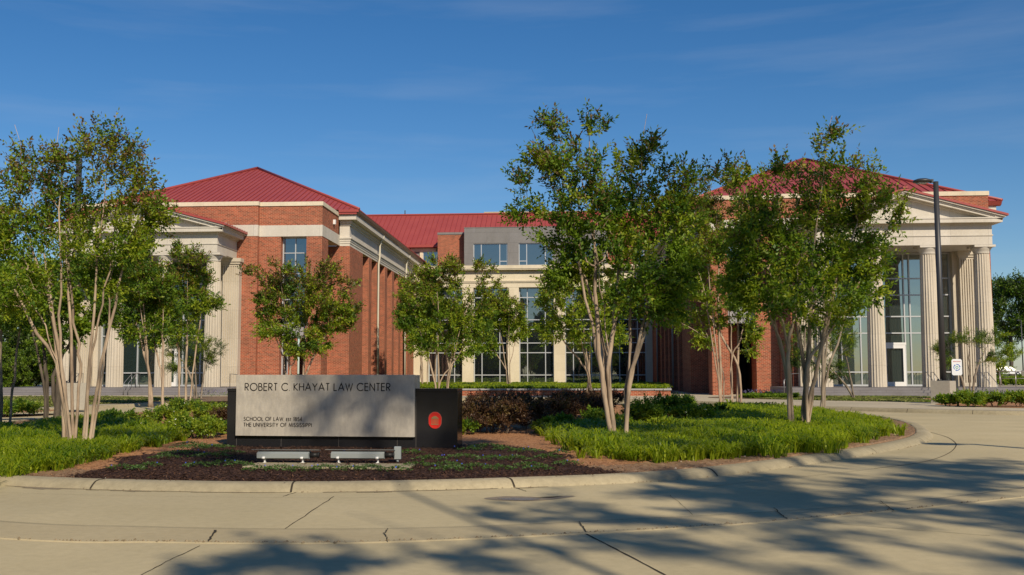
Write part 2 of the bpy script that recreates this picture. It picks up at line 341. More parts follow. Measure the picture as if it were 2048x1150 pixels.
def offset(C, d, closed=True):
    T = np.roll(C, -1, 0) - np.roll(C, 1, 0) if closed else np.gradient(C, axis=0)
    T /= np.linalg.norm(T, axis=1)[:, None]; Nn = np.stack([T[:, 1], -T[:, 0]], 1); return C + Nn * d
_sgn = 1.0 if np.linalg.norm(offset(IS, 1) - ctr, axis=1).mean() > np.linalg.norm(IS - ctr, axis=1).mean() else -1.0
def out(d): return offset(IS, d * _sgn)
def arclen(C): return np.concatenate([[0], np.cumsum(np.linalg.norm(np.diff(C, axis=0), axis=1))])
def kerb(C, prof, name, closed, mats=None, joint=3.05, kind='structure'):
    """sweep a profile [(offset outward, z)] along C"""
    b = MB(); rings = [offset(C, p[0] * (_sgn if closed else 1.0), closed) for p in prof]; m = len(C); vs = []
    for r, p in zip(rings, prof): vs += [(x, y, p[1]) for x, y in r]
    fs = [(k * m + i, k * m + (i + 1) % m, (k + 1) * m + (i + 1) % m, (k + 1) * m + i) for k in range(len(prof) - 1) for i in range(m if closed else m - 1)]
    b.add(vs, fs, 0, True); return b
def joints_along(b, C, prof, idx, w=0.018, lift=0.004, mi=1, closed=True):
    """thin dark joint strips across a swept profile"""
    for i in idx:
        t = C[(i + 1) % len(C)] - C[i - 1]; t = t / np.linalg.norm(t)
        rr = [offset(C, p[0] * (_sgn if closed else 1.0), closed)[i] for p in prof]
        for k in range(len(prof) - 1):
            a, c = rr[k], rr[k + 1]; za, zc = prof[k][1] + lift, prof[k + 1][1] + lift
            if k >= len(prof) - 2: pass
            b.quad((a[0] - t[0] * w, a[1] - t[1] * w, za), (a[0] + t[0] * w, a[1] + t[1] * w, za), (c[0] + t[0] * w, c[1] + t[1] * w, zc), (c[0] - t[0] * w, c[1] - t[1] * w, zc), mi)
KP = [(-0.36, 0.06), (-0.355, 0.105), (-0.30, 0.112), (-0.15, 0.112), (-0.07, 0.098), (-0.01, 0.060), (0.035, 0.022), (0.05, 0.0)]
kb = kerb(IS, KP, 'kerb', True)
def nearest(C, p): return int(np.argmin(np.linalg.norm(C - np.array(p)[:2], axis=1)))
jj = [nearest(IS, gnd(x, y)) for x, y in ((205, 975), (592, 984), (1032, 977), (1418, 953))]
al = arclen(IS); cur = al[max(jj)]; ks = [i for i in range(0, NI, 9) if IS[i][1] > 20]
joints_along(kb, IS, KP, jj, 0.014); joints_along(kb, IS, KP, ks, 0.008)
kb.build('kerb', [KERBC, JOINT], kind='structure')

def hz(x, y):
    """island ground height: flat at the kerb, gently crowned"""
    r = np.clip(np.sqrt(((np.asarray(x) + 3.6) / 14.2) ** 2 + ((np.asarray(y) - 32.5) / 18.5) ** 2), 0, 1)
    return 0.085 + 0.17 * (1 - r ** 3)
# island bed: radial grid inside the kerb, split by what covers it
inner = offset(IS, -0.35 * _sgn); NA = 5
fine = np.concatenate([inner[i] + (inner[(i + 1) % NI] - inner[i]) * (np.arange(NA)[:, None] / NA) for i in range(NI)]).reshape(-1, 2)
NF = len(fine); fr = 1 - (1 - np.linspace(0.0, 1.0, 150)) ** 1.35; fr = fr[::-1]      # from rim to centre
Gx = ctr[0] + (fine[:, 0] - ctr[0])[None, :] * fr[:, None]; Gy = ctr[1] + (fine[:, 1] - ctr[1])[None, :] * fr[:, None]
Gz = hz(Gx, Gy) + RNG.normal(0, 0.008, Gx.shape) + 0.012 * np.sin(Gx * 3.1) * np.cos(Gy * 2.7); Gz[0] = 0.075
Vv = np.stack([Gx, Gy, Gz], -1).reshape(-1, 3)
I, J = np.meshgrid(np.arange(149), np.arange(NF), indexing='ij')
Fq = np.stack([I * NF + J, I * NF + (J + 1) % NF, (I + 1) * NF + (J + 1) % NF, (I + 1) * NF + J], -1).reshape(-1, 4)
if _sgn < 0: Fq = Fq[:, ::-1]
Cc = Vv[Fq].mean(1)
def polyg(px, z=0.15): return [tuple(gnd(x, y, z))[:2] for x, y in px]
MUL = polyg([(150, 960), (165, 938), (230, 920), (330, 905), (450, 893), (700, 890), (915, 894), (990, 893), (1080, 903), (1180, 925), (1230, 945), (1232, 975), (600, 1010)])
wob = Cc[:, :2] + 0.22 * np.stack([np.sin(Cc[:, 1] * 2.3 + Cc[:, 0]), np.cos(Cc[:, 0] * 2.9)], 1) + RNG.normal(0, .05, (len(Cc), 2))
is_m = in_poly(wob, MUL)
rim = np.linalg.norm((Cc[:, :2] - ctr) / 1.0, axis=1)
rfrac = np.repeat(fr[:-1], NF); is_s = (~is_m) & (rfrac > 0.945)
for nm, sel, mt in (('mulch_bed', is_m, MULCH), ('soil_edge', is_s, SOIL), ('pine_straw_bed', ~(is_m | is_s), STRAW)):
    me = np_mesh(nm, Vv, Fq[sel], None, [mt]); link(nm, me, kind='structure')

# ribbon gutter (flush concrete band) round the driveway, with its joints
RIN = [(-14, 14.6), (-10.5, 12.6), (-6.07, 10.92), (-4.4, 10.66), (-2.88, 10.6), (-1.4, 10.8), (0.13, 11.33), (3.2, 12.75), (6.34, 15.1), (9.5, 18.3), (12, 22)]
ROUT = [(-14.6, 13.6), (-10.9, 11.5), (-5.48, 9.83), (-3.9, 9.72), (-2.9, 9.72), (-1.7, 9.88), (0.16, 10.53), (2.38, 11.62), (5.86, 14.0), (10.1, 17.6), (12.8, 21.3)]
ri, ro = smooth_open(RIN, 14), smooth_open(ROUT, 14); m_ = len(ri)
rb = MB(); rb.add([(x, y, 0.004) for x, y in ri] + [(x, y, 0.012) for x, y in ro] + [(x * .998, y * .998 - 0.004, 0.0005) for x, y in ro],
                  [(i, m_ + i, m_ + i + 1, i + 1) for i in range(m_ - 1)] + [(m_ + i, 2 * m_ + i, 2 * m_ + i + 1, m_ + i + 1) for i in range(m_ - 1)])
rb.build('gutter', RIBBONC, kind='structure')
def strip(b, pts, w, z, mi=0, jit=0.0):
    P_ = np.array([(p[0], p[1]) for p in pts], float)
    if len(P_) == 2 or jit:
        q = []
        for a, c in zip(P_[:-1], P_[1:]):
            for t in np.linspace(0, 1, 9)[:-1]: q.append(a + (c - a) * t)
        q.append(P_[-1]); P_ = np.array(q); P_[1:-1] += RNG.normal(0, jit, P_[1:-1].shape)
    T = np.gradient(P_, axis=0); T /= np.linalg.norm(T, axis=1)[:, None]; Nn = np.stack([T[:, 1], -T[:, 0]], 1)
    ww = (w * (1 + 0.35 * RNG.uniform(-1, 1, len(P_))) if jit else np.full(len(P_), w))[:, None] * .72; A, B = P_ + Nn * ww / 2, P_ - Nn * ww / 2; k = len(P_)
    b.add([(x, y, z) for x, y in A] + [(x, y, z) for x, y in B], [(i, k + i, k + i + 1, i + 1) for i in range(k - 1)], mi)
jt = MB()
def gp(px, z=0.0): return [gnd(x, y, z) for x, y in px]
strip(jt, [(x, y + .02) for x, y in ri], 0.016, 0.0085)
strip(jt, gp([(668, 993), (612, 1030), (570, 1058)]), 0.016, 0.004, jit=0.006)
strip(jt, gp([(430, 1063), (418, 1086)]), 0.03, 0.017, jit=0.006)
strip(jt, gp([(400, 1092), (340, 1120), (280, 1152)]), 0.012, 0.004, jit=0.004)
strip(jt, gp([(775, 1060), (770, 1070), (776, 1086)]), 0.014, 0.017, jit=0.008)
strip(jt, gp([(1158, 1046), (1172, 1067)]), 0.018, 0.017, jit=0.004)
strip(jt, gp([(1172, 1068), (1240, 1103), (1335, 1153)]), 0.024, 0.004, jit=0.003)
strip(jt, gp([(1548, 1018), (1560, 1030), (1574, 1040)]), 0.02, 0.017, jit=0.006)
strip(jt, gp([(1760, 1004), (1788, 1024)]), 0.015, 0.017, jit=0.004)
strip(jt, gp([(592, 985), (566, 993)]), 0.02, 0.004, jit=0.006)
strip(jt, gp([(1032, 976), (1052, 983)]), 0.02, 0.004, jit=0.004)
strip(jt, gp([(1600, 1040), (1700, 1050), (1980, 1072)]), 0.010, 0.004, jit=0.004)
strip(jt, gp([(1340, 990), (1385, 1030)]), 0.008, 0.004, jit=0.01)
# the gutter line round the island
gl_ = smooth_open([gnd(x, y)[:2] for x, y in [(1826, 856), (1862, 865), (1893, 874), (1909, 884), (1912, 892), (1900, 905), (1870, 918), (1830, 927), (1760, 936), (1640, 950), (1520, 962), (1380, 978)]], 8)
strip(jt, gl_[:66], 0.026, 0.004); strip(jt, gl_[65:], 0.010, 0.004)
strip(jt, smooth_open([gnd(x, y)[:2] for x, y in [(0, 985), (160, 990), (420, 994), (700, 996), (960, 990)]], 6), 0.006, 0.004)
jt.build('pavement_joints', JOINT, kind='structure')
# grit line on the low side of the ribbon, little clumps
gr_ = MB()
for i in range(420):
    t = RNG.uniform(0.18, 0.86); k = t * (m_ - 1); i0 = int(k); p = ro[i0] + (ro[i0 + 1] - ro[i0]) * (k - i0); q = np.array([-.05, .05]) * 0 + RNG.normal(0, 0.018, 2) + np.array([0, 0.03])
    s = abs(RNG.normal(0.008, 0.006)) + 0.003; x, y = p + q; gr_.add([(x - s, y, .012), (x, y - s * .7, .012), (x + s, y, .012), (x, y + s * .7, .012), (x, y, .012 + s * .9)], [(0, 1, 4), (1, 2, 4), (2, 3, 4), (3, 0, 4)])
gr_.build('grit', GRIT, kind='stuff', label='sand and grit collected along the concrete ribbon gutter')
kg = MB()
for i in range(700):
    k = int(RNG.integers(0, NI)); p = out(.045)[k] if i == 0 else None
    if i == 0: KO = out(.052)
    p = KO[k] + (KO[(k + 1) % NI] - KO[k]) * RNG.uniform()
    if p[1] > 26: continue
    s = abs(RNG.normal(0.007, 0.006)) + 0.003; x, y = p + RNG.normal(0, .012, 2); kg.add([(x - s, y, .002), (x, y - s * .7, .002), (x + s, y, .002), (x, y + s * .7, .002), (x, y, .002 + s)], [(0, 1, 4), (1, 2, 4), (2, 3, 4), (3, 0, 4)])
kg.build('grit', GRIT, kind='stuff', label='sand and grit along the foot of the island kerb')
# wet stains below the kerb and a damp patch on the road
def stain(px, mt, name, z=0.0035):
    b = MB(); P_ = smooth_closed([gnd(x, y)[:2] for x, y in px], 6); P_ = P_ + RNG.normal(0, 0.006, P_.shape)
    c = P_.mean(0); k = len(P_); b.add([(x, y, z) for x, y in P_] + [(c[0], c[1], z)], [(i, (i + 1) % k, k) for i in range(k)]); b.build(name, mt, kind='structure')
def skirt(x0, x1, hs, mt, name, z=0.0035):
    """stain running along the foot of the island kerb between two pixel columns, hs = widths in metres"""
    i0, i1 = nearest(IS, gnd(*x0)), nearest(IS, gnd(*x1)); n_ = 40
    tt = np.linspace(0, 1, n_); idx = np.round(i0 + (((i1 - i0 + NI // 2) % NI) - NI // 2) * tt).astype(int) % NI
    A = out(0.045)[idx]; w = np.interp(tt, np.linspace(0, 1, len(hs)), hs) * (1 + .12 * RNG.normal(size=n_)); w[0] = w[-1] = 0.0
    B = np.stack([out(0.045 + max(0, ww))[k] for ww, k in zip(w, idx)]); b = MB()
    b.add([(x, y, z) for x, y in A] + [(x, y, z) for x, y in B], [(i, n_ + i, n_ + i + 1, i + 1) for i in range(n_ - 1)]); b.build(name, mt, kind='structure')
skirt((20, 970), (170, 975), [0, .06, .10, .16, .22, .12, 0], DAMP, 'wet_stain')
skirt((175, 975), (330, 982), [0, .10, .07, .12, .16, .08, .05], WET, 'wet_stain')
skirt((330, 982), (590, 984), [.04, .05, .10, .06, .08, .05, .0], WET, 'wet_stain')
skirt((722, 984), (776, 984), [0, .12, .15, .13, 0], WET, 'wet_stain')
skirt((640, 984), (1000, 978), [.05, .03, .06, .03, .05, .03, .05], DAMP, 'wet_stain', 0.0045)
skirt((1030, 978), (1084, 975), [0, .10, .09, .06, 0], WET, 'wet_stain')
stain([(968, 997), (1010, 993), (1060, 994), (1100, 996), (1130, 992), (1150, 993), (1100, 1000), (1050, 1002), (1000, 1001)], DAMP, 'wet_stain')
stain([(995, 998), (1030, 996), (1080, 998), (1060, 1001), (1020, 1001)], WET, 'wet_stain', 0.006)

# far kerb, sidewalk, lawns, beds and paths beyond the ring road
KF = [(0.05, 0.0), (0.02, 0.06), (-0.02, 0.13), (-0.06, 0.15), (-0.45, 0.152), (-0.46, 0.10)]
kf = kerb(FARC, KF, 'kerb', False); joints_along(kf, FARC, KF, range(4, len(FARC) - 4, 6), 0.01, closed=False)
kf.build('kerb', [KERBC, JOINT], kind='structure')
def sheet(name, poly, z, mt, kind='structure', sm=4):
    P_ = smooth_closed(poly, sm) if sm else np.array(poly); b = MB(); b.add([(x, y, z) for x, y in P_], [tuple(range(len(P_)))]); o = b.build(name, mt, kind=kind)
    import bmesh as _b
    bm = _b.new(); bm.from_mesh(o.data); _b.ops.triangulate(bm, faces=bm.faces[:], ngon_method='EAR_CLIP')
    for f in bm.faces:
        if f.normal.z < 0: f.normal_flip()
    bm.to_mesh(o.data); bm.free(); return o
# big pale concrete apron behind the ring road (both sidewalks join it)
aprn = MB(); pf = offset(FARC, -0.44, False); k = len(pf)
aprn.add([(x, y, 0.146) for x, y in pf] + [(x, 66.6 if abs(x + 3) < 40 else 50 + abs(x) * .1, 0.146) for x, y in pf], [(i, i + 1, k + i + 1, k + i) for i in range(k - 1)])
aprn.build('path', PATHC, kind='structure')
lawnL = [(-22.3, 43.6), (-21.9, 47.5), (-20.6, 51), (-21.5, 56), (-24, 60.5), (-29, 63.2), (-36, 61.5), (-44, 56), (-58, 46), (-70, 36), (-60, 21), (-44, 27), (-32, 34.2), (-25.5, 38.3)]
lawnR = [(11.2, 59.2), (14.0, 55.5), (17.3, 52.8), (22, 49), (30, 46), (44, 41), (60, 38), (60, 60), (44, 62.5), (26, 63.6), (17, 64.5), (12.5, 64.3)]
lawnR = [(10.6, 58.6), (12.4, 56.4), (14.4, 54.6), (17.0, 52.6), (18.4, 52.4), (19.0, 60), (24, 62.6), (19, 64.8), (13, 64.4), (11.4, 62)]
bedR = [(16.6, 48.6), (17.2, 45.2), (19.5, 43.4), (24, 41.6), (32, 38.6), (46, 35), (46, 60), (26, 62), (20, 60), (18.6, 52.2)]
sheet('lawn', lawnL, 0.154, LAWN); sheet('lawn', lawnR, 0.154, LAWN); sheet('pine_straw_bed', bedR, 0.158, STRAW)
bedL = [(-27.5, 57.5), (-26, 53.4), (-22.0, 50.6), (-19.3, 51.2), (-16, 54.5), (-14, 60), (-18, 63.5), (-24, 62.6)]
sheet('mulch_bed', bedL, 0.162, varied('worn_mulch', (0.13, 0.085, 0.055), (0.27, 0.19, 0.12), 5, b=0.7, bs=40))
bedLL = [(-22.6, 40.4), (-22.6, 37.2), (-26, 35.2), (-33, 31.5), (-46, 25), (-47, 27), (-33, 34.4), (-26.4, 38.8)]
sheet('pine_straw_bed', [(x + 2.6 if x > -30 else x, y - .4) for x, y in bedLL], 0.166, STRAW)
bedRR = [(8.2, 61.5), (9.6, 58.8), (11.6, 57.4), (13.3, 58.6), (13.4, 61.5), (12.2, 64), (9.6, 63.6)]
sheet('mulch_bed', bedRR, 0.162, varied('worn_mulch_right', (0.12, 0.08, 0.045), (0.24, 0.165, 0.10), 5, b=0.7, bs=40))
# path in front of the left steps, and terrace in front of the central block
tr = MB(); TZ0, TZ1 = 0.575, 0.35
tr.add([(-16.9, 66.2, TZ0), (6.3, 66.2, TZ0), (8.4, 88, .47), (10.2, 105, .39), (10.2, 115.6, TZ1), (-16.9, 115.6, TZ1)], [(0, 1, 2, 3, 4, 5)])
tr.build('terrace_lawn', LAWN, kind='structure')
court = MB(); court.add([(-80, 66.5, 0.02), (80, 66.5, 0.02), (80, 140, 0.02), (-80, 140, 0.02)], [(0, 1, 2, 3)]); court.build('path', PATHC, kind='structure')
# raised car park far to the right
cp = MB(); cp.add([(44, 150, 1.0), (120, 150, 1.0), (120, 260, 1.0), (44, 260, 1.0), (44, 146, -0.05), (120, 146, -0.05)], [(0, 1, 2, 3), (4, 5, 1, 0)]); cp.build('terrain', FIELD, kind='structure')

# ------------------------------------------------------------------ THE BUILDING
BASE = Vector((-3.7, 74.0, 0.0)); BLD = empty('law_school_building', BASE, 'red brick and pale stone building with red metal hip roofs and two columned porticos', 'building')
OFF = -BASE
def part(b, name, mats, label=None): return b.build(name, mats, BLD, OFF, label=label)
def sub(b, name, mats, par, label=None): return b.build(name, mats, par, None, label=label)

def frame_window(name, x0, x1, z0, z1, y, vs, hs, glass, w=0.07, dep=0.12, label=None, outer=0.09, fm=None, skip=None):
    """window looking towards -y: frame object with a pane child; vs/hs = mullion positions"""
    b = MB(); fm = fm or FRAME; h = w / 2
    b.box(x0, x0 + outer, y - dep, y, z0, z1); b.box(x1 - outer, x1, y - dep, y, z0, z1)
    b.box(x0 + outer, x1 - outer, y - dep, y, z1 - outer, z1); b.box(x0 + outer, x1 - outer, y - dep, y, z0, z0 + outer)
    hh = sorted(hs); vv = sorted(vs); xs = [x0 + outer] + vv + [x1 - outer]
    for v in vv: b.box(v - h, v + h, y - dep + .004, y, z0 + outer, z1 - outer)
    for hz_ in hh:
        for k in range(len(xs) - 1):
            if skip and skip(k, hz_): continue
            a = xs[k] + (h if k else 0); c = xs[k + 1] - (h if k < len(xs) - 2 else 0)
            b.box(a, c, y - dep + .008, y, hz_ - h, hz_ + h)
    f = part(b, name, fm, label); p = MB(); p.box(x0 + .02, x1 - .02, y - .03, y - .01, z0 + .02, z1 - .02); sub(p, 'pane', glass, f); return f

def fluted_col(b, cx, cy, z0, z1, r0, r1, nf=20, mi=0):
    sub_ = 4; n = nf * sub_; prof = []
    zs = [z0, z0 + (z1 - z0) * .35, z0 + (z1 - z0) * .7, z1]
    rr = [r0, r0 - (r0 - r1) * .22, r0 - (r0 - r1) * .62, r1]
    vs = []
    for z, r in zip(zs, rr):
        for k in range(n):
            a = 2 * math.pi * k / n; ph = (k % sub_) / sub_; dd = math.sin(math.pi * ph) * r * 0.085 if ph else 0.0
            vs.append((cx + (r - dd) * math.cos(a), cy + (r - dd) * math.sin(a), z))
    fs = [(i * n + k, i * n + (k + 1) % n, (i + 1) * n + (k + 1) % n, (i + 1) * n + k) for i in range(3) for k in range(n)]
    b.add(vs, fs, mi, False)
def roof_face(b, poly, up, spacing, phase=0.0, seam_w=0.035, seam_h=0.06, mi=0, ms=1):
    """standing-seam face: poly 3D points (planar), up = horizontal direction of climb"""
    Pp = [Vector(p) for p in poly]; nrm = (Pp[1] - Pp[0]).cross(Pp[2] - Pp[0]); nrm.normalize()
    if nrm.z < 0: nrm = -nrm; Pp = Pp[::-1]
    b.add(Pp, [tuple(range(len(Pp)))], mi)
    up = Vector(up).normalized(); al_ = Vector((up.y, -up.x, 0)); slope = (nrm.cross(al_)).normalized()
    ts = [p.dot(al_) for p in Pp]; t = math.floor(min(ts) / spacing) * spacing + phase
    while t < max(ts):
        if t > min(ts) + .03:
            xs = []
            for i in range(len(Pp)):
                a, c = Pp[i], Pp[(i + 1) % len(Pp)]; ta, tc = a.dot(al_), c.dot(al_)
                if (ta - t) * (tc - t) < 0: xs.append(a + (c - a) * ((t - ta) / (tc - ta)))
            if len(xs) == 2:
                p, q = xs
                if p.z > q.z: p, q = q, p
                if (q - p).length > 0.3:
                    w = al_ * (seam_w / 2); h = nrm * seam_h; q = q - (q - p).normalized() * .05
                    b.add([p - w, p + w, q + w, q - w, p - w + h, p + w + h, q + w + h, q - w + h], [(4, 5, 6, 7), (0, 1, 5, 4), (1, 2, 6, 5), (2, 3, 7, 6), (3, 0, 4, 7)], ms)
        t += spacing

def wing(xc, s, side, seamsp):
    """one wing; u = distance from the portico axis towards the courtyard"""
    X = lambda u: xc + s * u
    inner_lbl = side
    # ---- portico
    Yc, z0, ztop = 70.4, 0.64, 9.92
    st = MB()
    ul, ur = -8.9, 8.2
    for k in range(4): st.box(X(ul + .35 * k * (k < 1)), X(ur), 67.5 - .35 * (4 - 1 - k) if k < 3 else 67.5, 73.0 if k == 3 else 67.5 - .35 * (3 - k) + .35 - 0.0, 0.0, .16 * (k + 1))
    st.box(X(-4.75), X(4.75), 73.0, 74.05, 0.0, .64)
    part(st, 'steps', STEPSTONE, 'grey stone steps of the %s portico' % side)
    for i, u in enumerate((-5.196, -1.732, 1.732, 5.196)):
        c = MB(); fluted_col(c, X(u), Yc, z0, 9.36, 0.585, 0.475)
        o = part(c, 'column', COLSTONE, 'fluted stone column of the %s portico' % side)
        cp_ = MB(); cp_.lathe(X(u), Yc, [(.475, 9.36), (.49, 9.42), (.487, 9.45), (.53, 9.55), (.60, 9.66), (.635, 9.74), (.635, 9.78)], 28)
        cp_.box(X(u) - .67, X(u) + .67, Yc - .67, Yc + .67, 9.78, 9.92); sub(cp_, 'capital', SMOOTHSTONE, o)
    e = MB(); hu, yf, yb = 5.66, 69.72, 73.98
    e.box(X(-hu), X(hu), yf, yb, 9.92, 10.50); e.box(X(-hu - .05), X(hu + .05), yf - .05, yb, 10.50, 10.58); e.box(X(-hu), X(hu), yf, yb, 10.58, 11.20)
    e.box(X(-hu - .08), X(hu + .08), yf - .08, yb, 11.20, 11.26)
    e.box(X(-hu - .14), X(hu + .14), yf - .14, yb, 11.26, 11.33)
    part(e, 'entablature', SMOOTHSTONE)
    cn = MB(); cn.box(X(-hu - .50), X(hu + .50), yf - .50, yb, 11.33, 11.58); cn.box(X(-hu - .54), X(hu + .54), yf - .54, yb, 11.58, 11.66)
    part(cn, 'cornice', SMOOTHSTONE)
    # pediment: tympanum and raking cornices
    ty = MB(); ty.prism_y([(X(-5.9), 11.66), (X(5.9), 11.66), (X(0), 13.25)] if s > 0 else [(X(5.9), 11.66), (X(-5.9), 11.66), (X(0), 13.25)], yf + .06, yb)
    part(ty, 'tympanum', SMOOTHSTONE)
    k = 0.272; rc = MB()
    def rake(z_in, z_out, y0, ue):
        for sg in (-1, 1):
            a, c = (X(0), X(sg * ue))
            q = [(a, z_in), (c, z_in - k * ue), (c, z_out - k * ue), (a, z_out)]
            if (c - a) < 0: q = q[::-1]
            rc.prism_y(q, y0, yb - .001)
    rake(13.03, 13.12, yf - .18, 6.0); rake(13.121, 13.26, yf - .50, 6.18); rake(13.261, 13.36, yf - .56, 6.22); rake(13.361, 13.47, yf - .66, 6.32)
    part(rc, 'raking_cornice', SMOOTHSTONE)
    # side returns (deep crown moulding down the flanks)
    for sg in (-1, 1):
        sr = MB()
        for (u0, u1, za, zb) in ((5.66, 6.24, 11.661, 11.74), (5.66, 6.32, 11.741, 11.83), (5.66, 6.40, 11.831, 11.915)):
            sr.box(X(sg * u0), X(sg * u1), yf - .55, yb, za, zb)
        part(sr, 'crown_moulding', SMOOTHSTONE)
    pr = MB()
    for sg in (-1, 1):
        a, c = X(0), X(sg * 6.46); zt, ze = 13.475, 13.475 - k * 6.46
        y0, y1 = yf - .74, 73.96
        pr.add([(a, y0, zt), (c, y0, ze), (c, y0, ze + .14), (a, y0, zt + .14), (a, y1, zt), (c, y1, ze), (c, y1, ze + .14), (a, y1, zt + .14)],
               [(0, 1, 2, 3), (4, 7, 6, 5), (3, 2, 6, 7), (0, 4, 5, 1), (1, 5, 6, 2)], 0)
        for yy in np.arange(y0 + .5, y1, .55):
            pr.add([(a, yy, zt + .14), (c, yy, ze + .14), (c, yy, ze + .20), (a, yy, zt + .20), (a, yy + .04, zt + .14), (c, yy + .04, ze + .14), (c, yy + .04, ze + .20), (a, yy + .04, zt + .20)],
                   [(0, 1, 2, 3), (4, 7, 6, 5), (3, 2, 6, 7), (1, 5, 6, 2)], 1)
    pr.box(X(0) - .16, X(0) + .16, yf - .80, 73.95, 13.60, 13.72)
    part(pr, 'portico_roof', [ROOF, SEAM])
    # pilasters (fluted) and reveal
    for sg in (-1, 1):
        pl = MB(); a, c = 4.86, 6.06; yp = 73.35; n_ = 7; w = (c - a) / (2 * n_ + 1)
        pl.box(X(sg * a), X(sg * c), yp + .07, 74.0, z0, 9.5)
        for i in range(n_ + 1):
            u0 = a + 2 * i * w
            pl.box(X(sg * u0), X(sg * (u0 + w)), yp, yp + .07, z0 + .25, 9.35)
        pl.box(X(sg * a), X(sg * c), yp, yp + .07, z0, z0 + .25); pl.box(X(sg * a), X(sg * c), yp, yp + .07, 9.35, 9.5)
        pl.box(X(sg * (a - .08)), X(sg * (c + .08)), yp - .08, 74.0, 9.5, 9.66); pl.box(X(sg * (a - .16)), X(sg * (c + .16)), yp - .16, 74.0, 9.66, 9.92)
        part(pl, 'pilaster', COLSTONE, 'fluted pilaster at the end of the %s portico' % side)
        jm = MB(); jm.box(X(sg * 4.50), X(sg * 4.859), 73.7, 74.3, z0, 9.92); part(jm, 'stone_jamb', COLSTONE)
    # curtain wall behind the columns
    q = lambda *u: [X(v) for v in u]
    hs = [8.12, 6.97, 5.47, 4.32, 1.62]
    xa, xb = sorted(q(-4.49, 4.49))
    vs = [xc + v for v in (-3.02, -1.70, -0.21, 1.31, 1.70, 3.02)]
    frame_window('portico_window', xa, xb, z0, 9.92, 74.25, vs, hs, GREENGLASS, 0.085, 0.14, 'tall glazed wall behind the columns of the %s portico' % side, 0.12, None,
                 lambda k_, h_: k_ == 3 and h_ < 3)
    dr = MB(); x0, x1 = xc - .166, xc + 1.266; dr.box(x0, x0 + .16, 74.04, 74.10, z0 + .004, 3.5); dr.box(x1 - .16, x1, 74.04, 74.10, z0 + .004, 3.5)
    dr.box(x0 + .16, x1 - .16, 74.04, 74.10, 3.26, 3.5); dr.box(x0 + .16, x1 - .16, 74.04, 74.10, z0 + .004, z0 + .30)
    d_ = part(dr, 'door', WHITE, 'white framed glass door in the %s portico' % side)
    hd = MB(); hd.tube([(x0 + .12, 74.03, 1.5), (x0 + .12, 73.94, 1.5), (x0 + .12, 73.94, 2.0), (x0 + .12, 74.03, 2.0)], .018, 6); sub(hd, 'handle', STEEL, d_)
    hb = MB(); hb.box(x0 - .06, x1 + .06, 74.02, 74.10, 3.50, 3.66); sub(hb, 'transom', WHITE, d_)
    # lobby behind the glass: floor slab, back wall
    # ---- brick front block with parapet
    fb = MB(); Yf0, Yf1 = 74.0, 74.42; zb0, zb1, zp = 11.62, 12.45, 13.88
    fb.box(X(4.861), X(7.20), 74.0, 75.2, 0.0, zb0)                       # brick beside the portico
    fb.box(X(-4.861), X(-7.20), 74.0, 75.2, 0.0, zb0)
    fb.box(X(-4.861), X(4.861), 74.4, 75.2, 9.93, zb0)
    fb.box(X(-7.2), X(7.2), 74.001, 79.9, zb1, zp)                        # parapet storey
    fb.box(X(-7.2), X(-7.0), 75.2, 80.3, 0.0, zb0)
    # bay u 7.2..11.9 with tall opening 8.85..10.75
    fb.box(X(7.2), X(8.82), Yf1, 76.4, 0.0, zb0); fb.box(X(10.74), X(11.9), Yf1, 76.4, 0.0, zb0)
    fb.box(X(7.2), X(11.9), Yf1, 79.9, zb1, zp)
    # notch: recessed brick on the courtyard flank
    fb.box(X(9.6), X(10.7), 77.2, 80.3, 0.0, zb0)
    fb.box(X(10.7), X(12.72), 80.3, 81.2, 0.0, 11.6)
    fb.box(X(-7.2), X(-9.7), 80.3, 81.2, 0.0, 13.5)
    part(fb, 'brick_front', BRICK, 'red brick front of the %s wing' % side)
    bd = MB(); bd.box(X(-7.22), X(7.22), 73.97, 79.95, zb0, zb1); bd.box(X(7.22), X(11.93), Yf1 - .03, 80.3, zb0, zb1)
    part(bd, 'stone_band', SMOOTHSTONE)
    cg = MB(); cg.box(X(-7.26), X(7.26), 73.93, 79.95, zp, 14.18); cg.box(X(7.26), X(11.97), Yf1 - .07, 80.25, zp, 14.18); part(cg, 'coping', TANSTONE)
    # bay opening: glass above, grey panel, dark entrance below
    xa, xb = sorted((X(8.82), X(10.74))); xm = (xa + xb) / 2
    if s < 0:
        frame_window('bay_window', xa, xb, 6.5, zb0, 75.1, [xm], [10.45, 8.9], GLASS, 0.07, .12, 'tall window above the entrance of the right wing')
        gp_ = MB(); gp_.box(xa, xb, 74.95, 75.1, 5.1, 6.5); part(gp_, 'spandrel_panel', GREYPANEL)
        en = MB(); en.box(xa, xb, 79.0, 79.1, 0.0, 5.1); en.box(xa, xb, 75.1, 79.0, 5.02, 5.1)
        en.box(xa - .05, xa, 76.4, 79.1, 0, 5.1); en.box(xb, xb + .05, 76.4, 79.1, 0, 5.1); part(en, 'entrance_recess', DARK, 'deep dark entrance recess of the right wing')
    else:
        frame_window('bay_window', xa, xb, 5.2, zb0, 75.1, [xm], [10.45, 8.9, 7.0], GLASS, 0.07, .12, 'tall narrow window in the brick bay of the left wing')
        gp_ = MB(); gp_.box(xa, xb, 74.95, 75.1, 4.2, 5.2); part(gp_, 'spandrel_panel', GREYPANEL)
        lw = MB(); lw.box(xa + .5, xb - .75, 75.0, 75.2, 0, 4.2); part(lw, 'brick_infill', BRICK)
        frame_window('side_light', xa, xa + .5, 0.1, 4.2, 75.15, [], [1.3, 3.0], GLASS, .06, .1)
        en = MB(); en.box(xb - .75, xb, 77.0, 77.1, 0.0, 4.2); part(en, 'entrance_recess', DARK, 'dark entrance recess of the left wing')
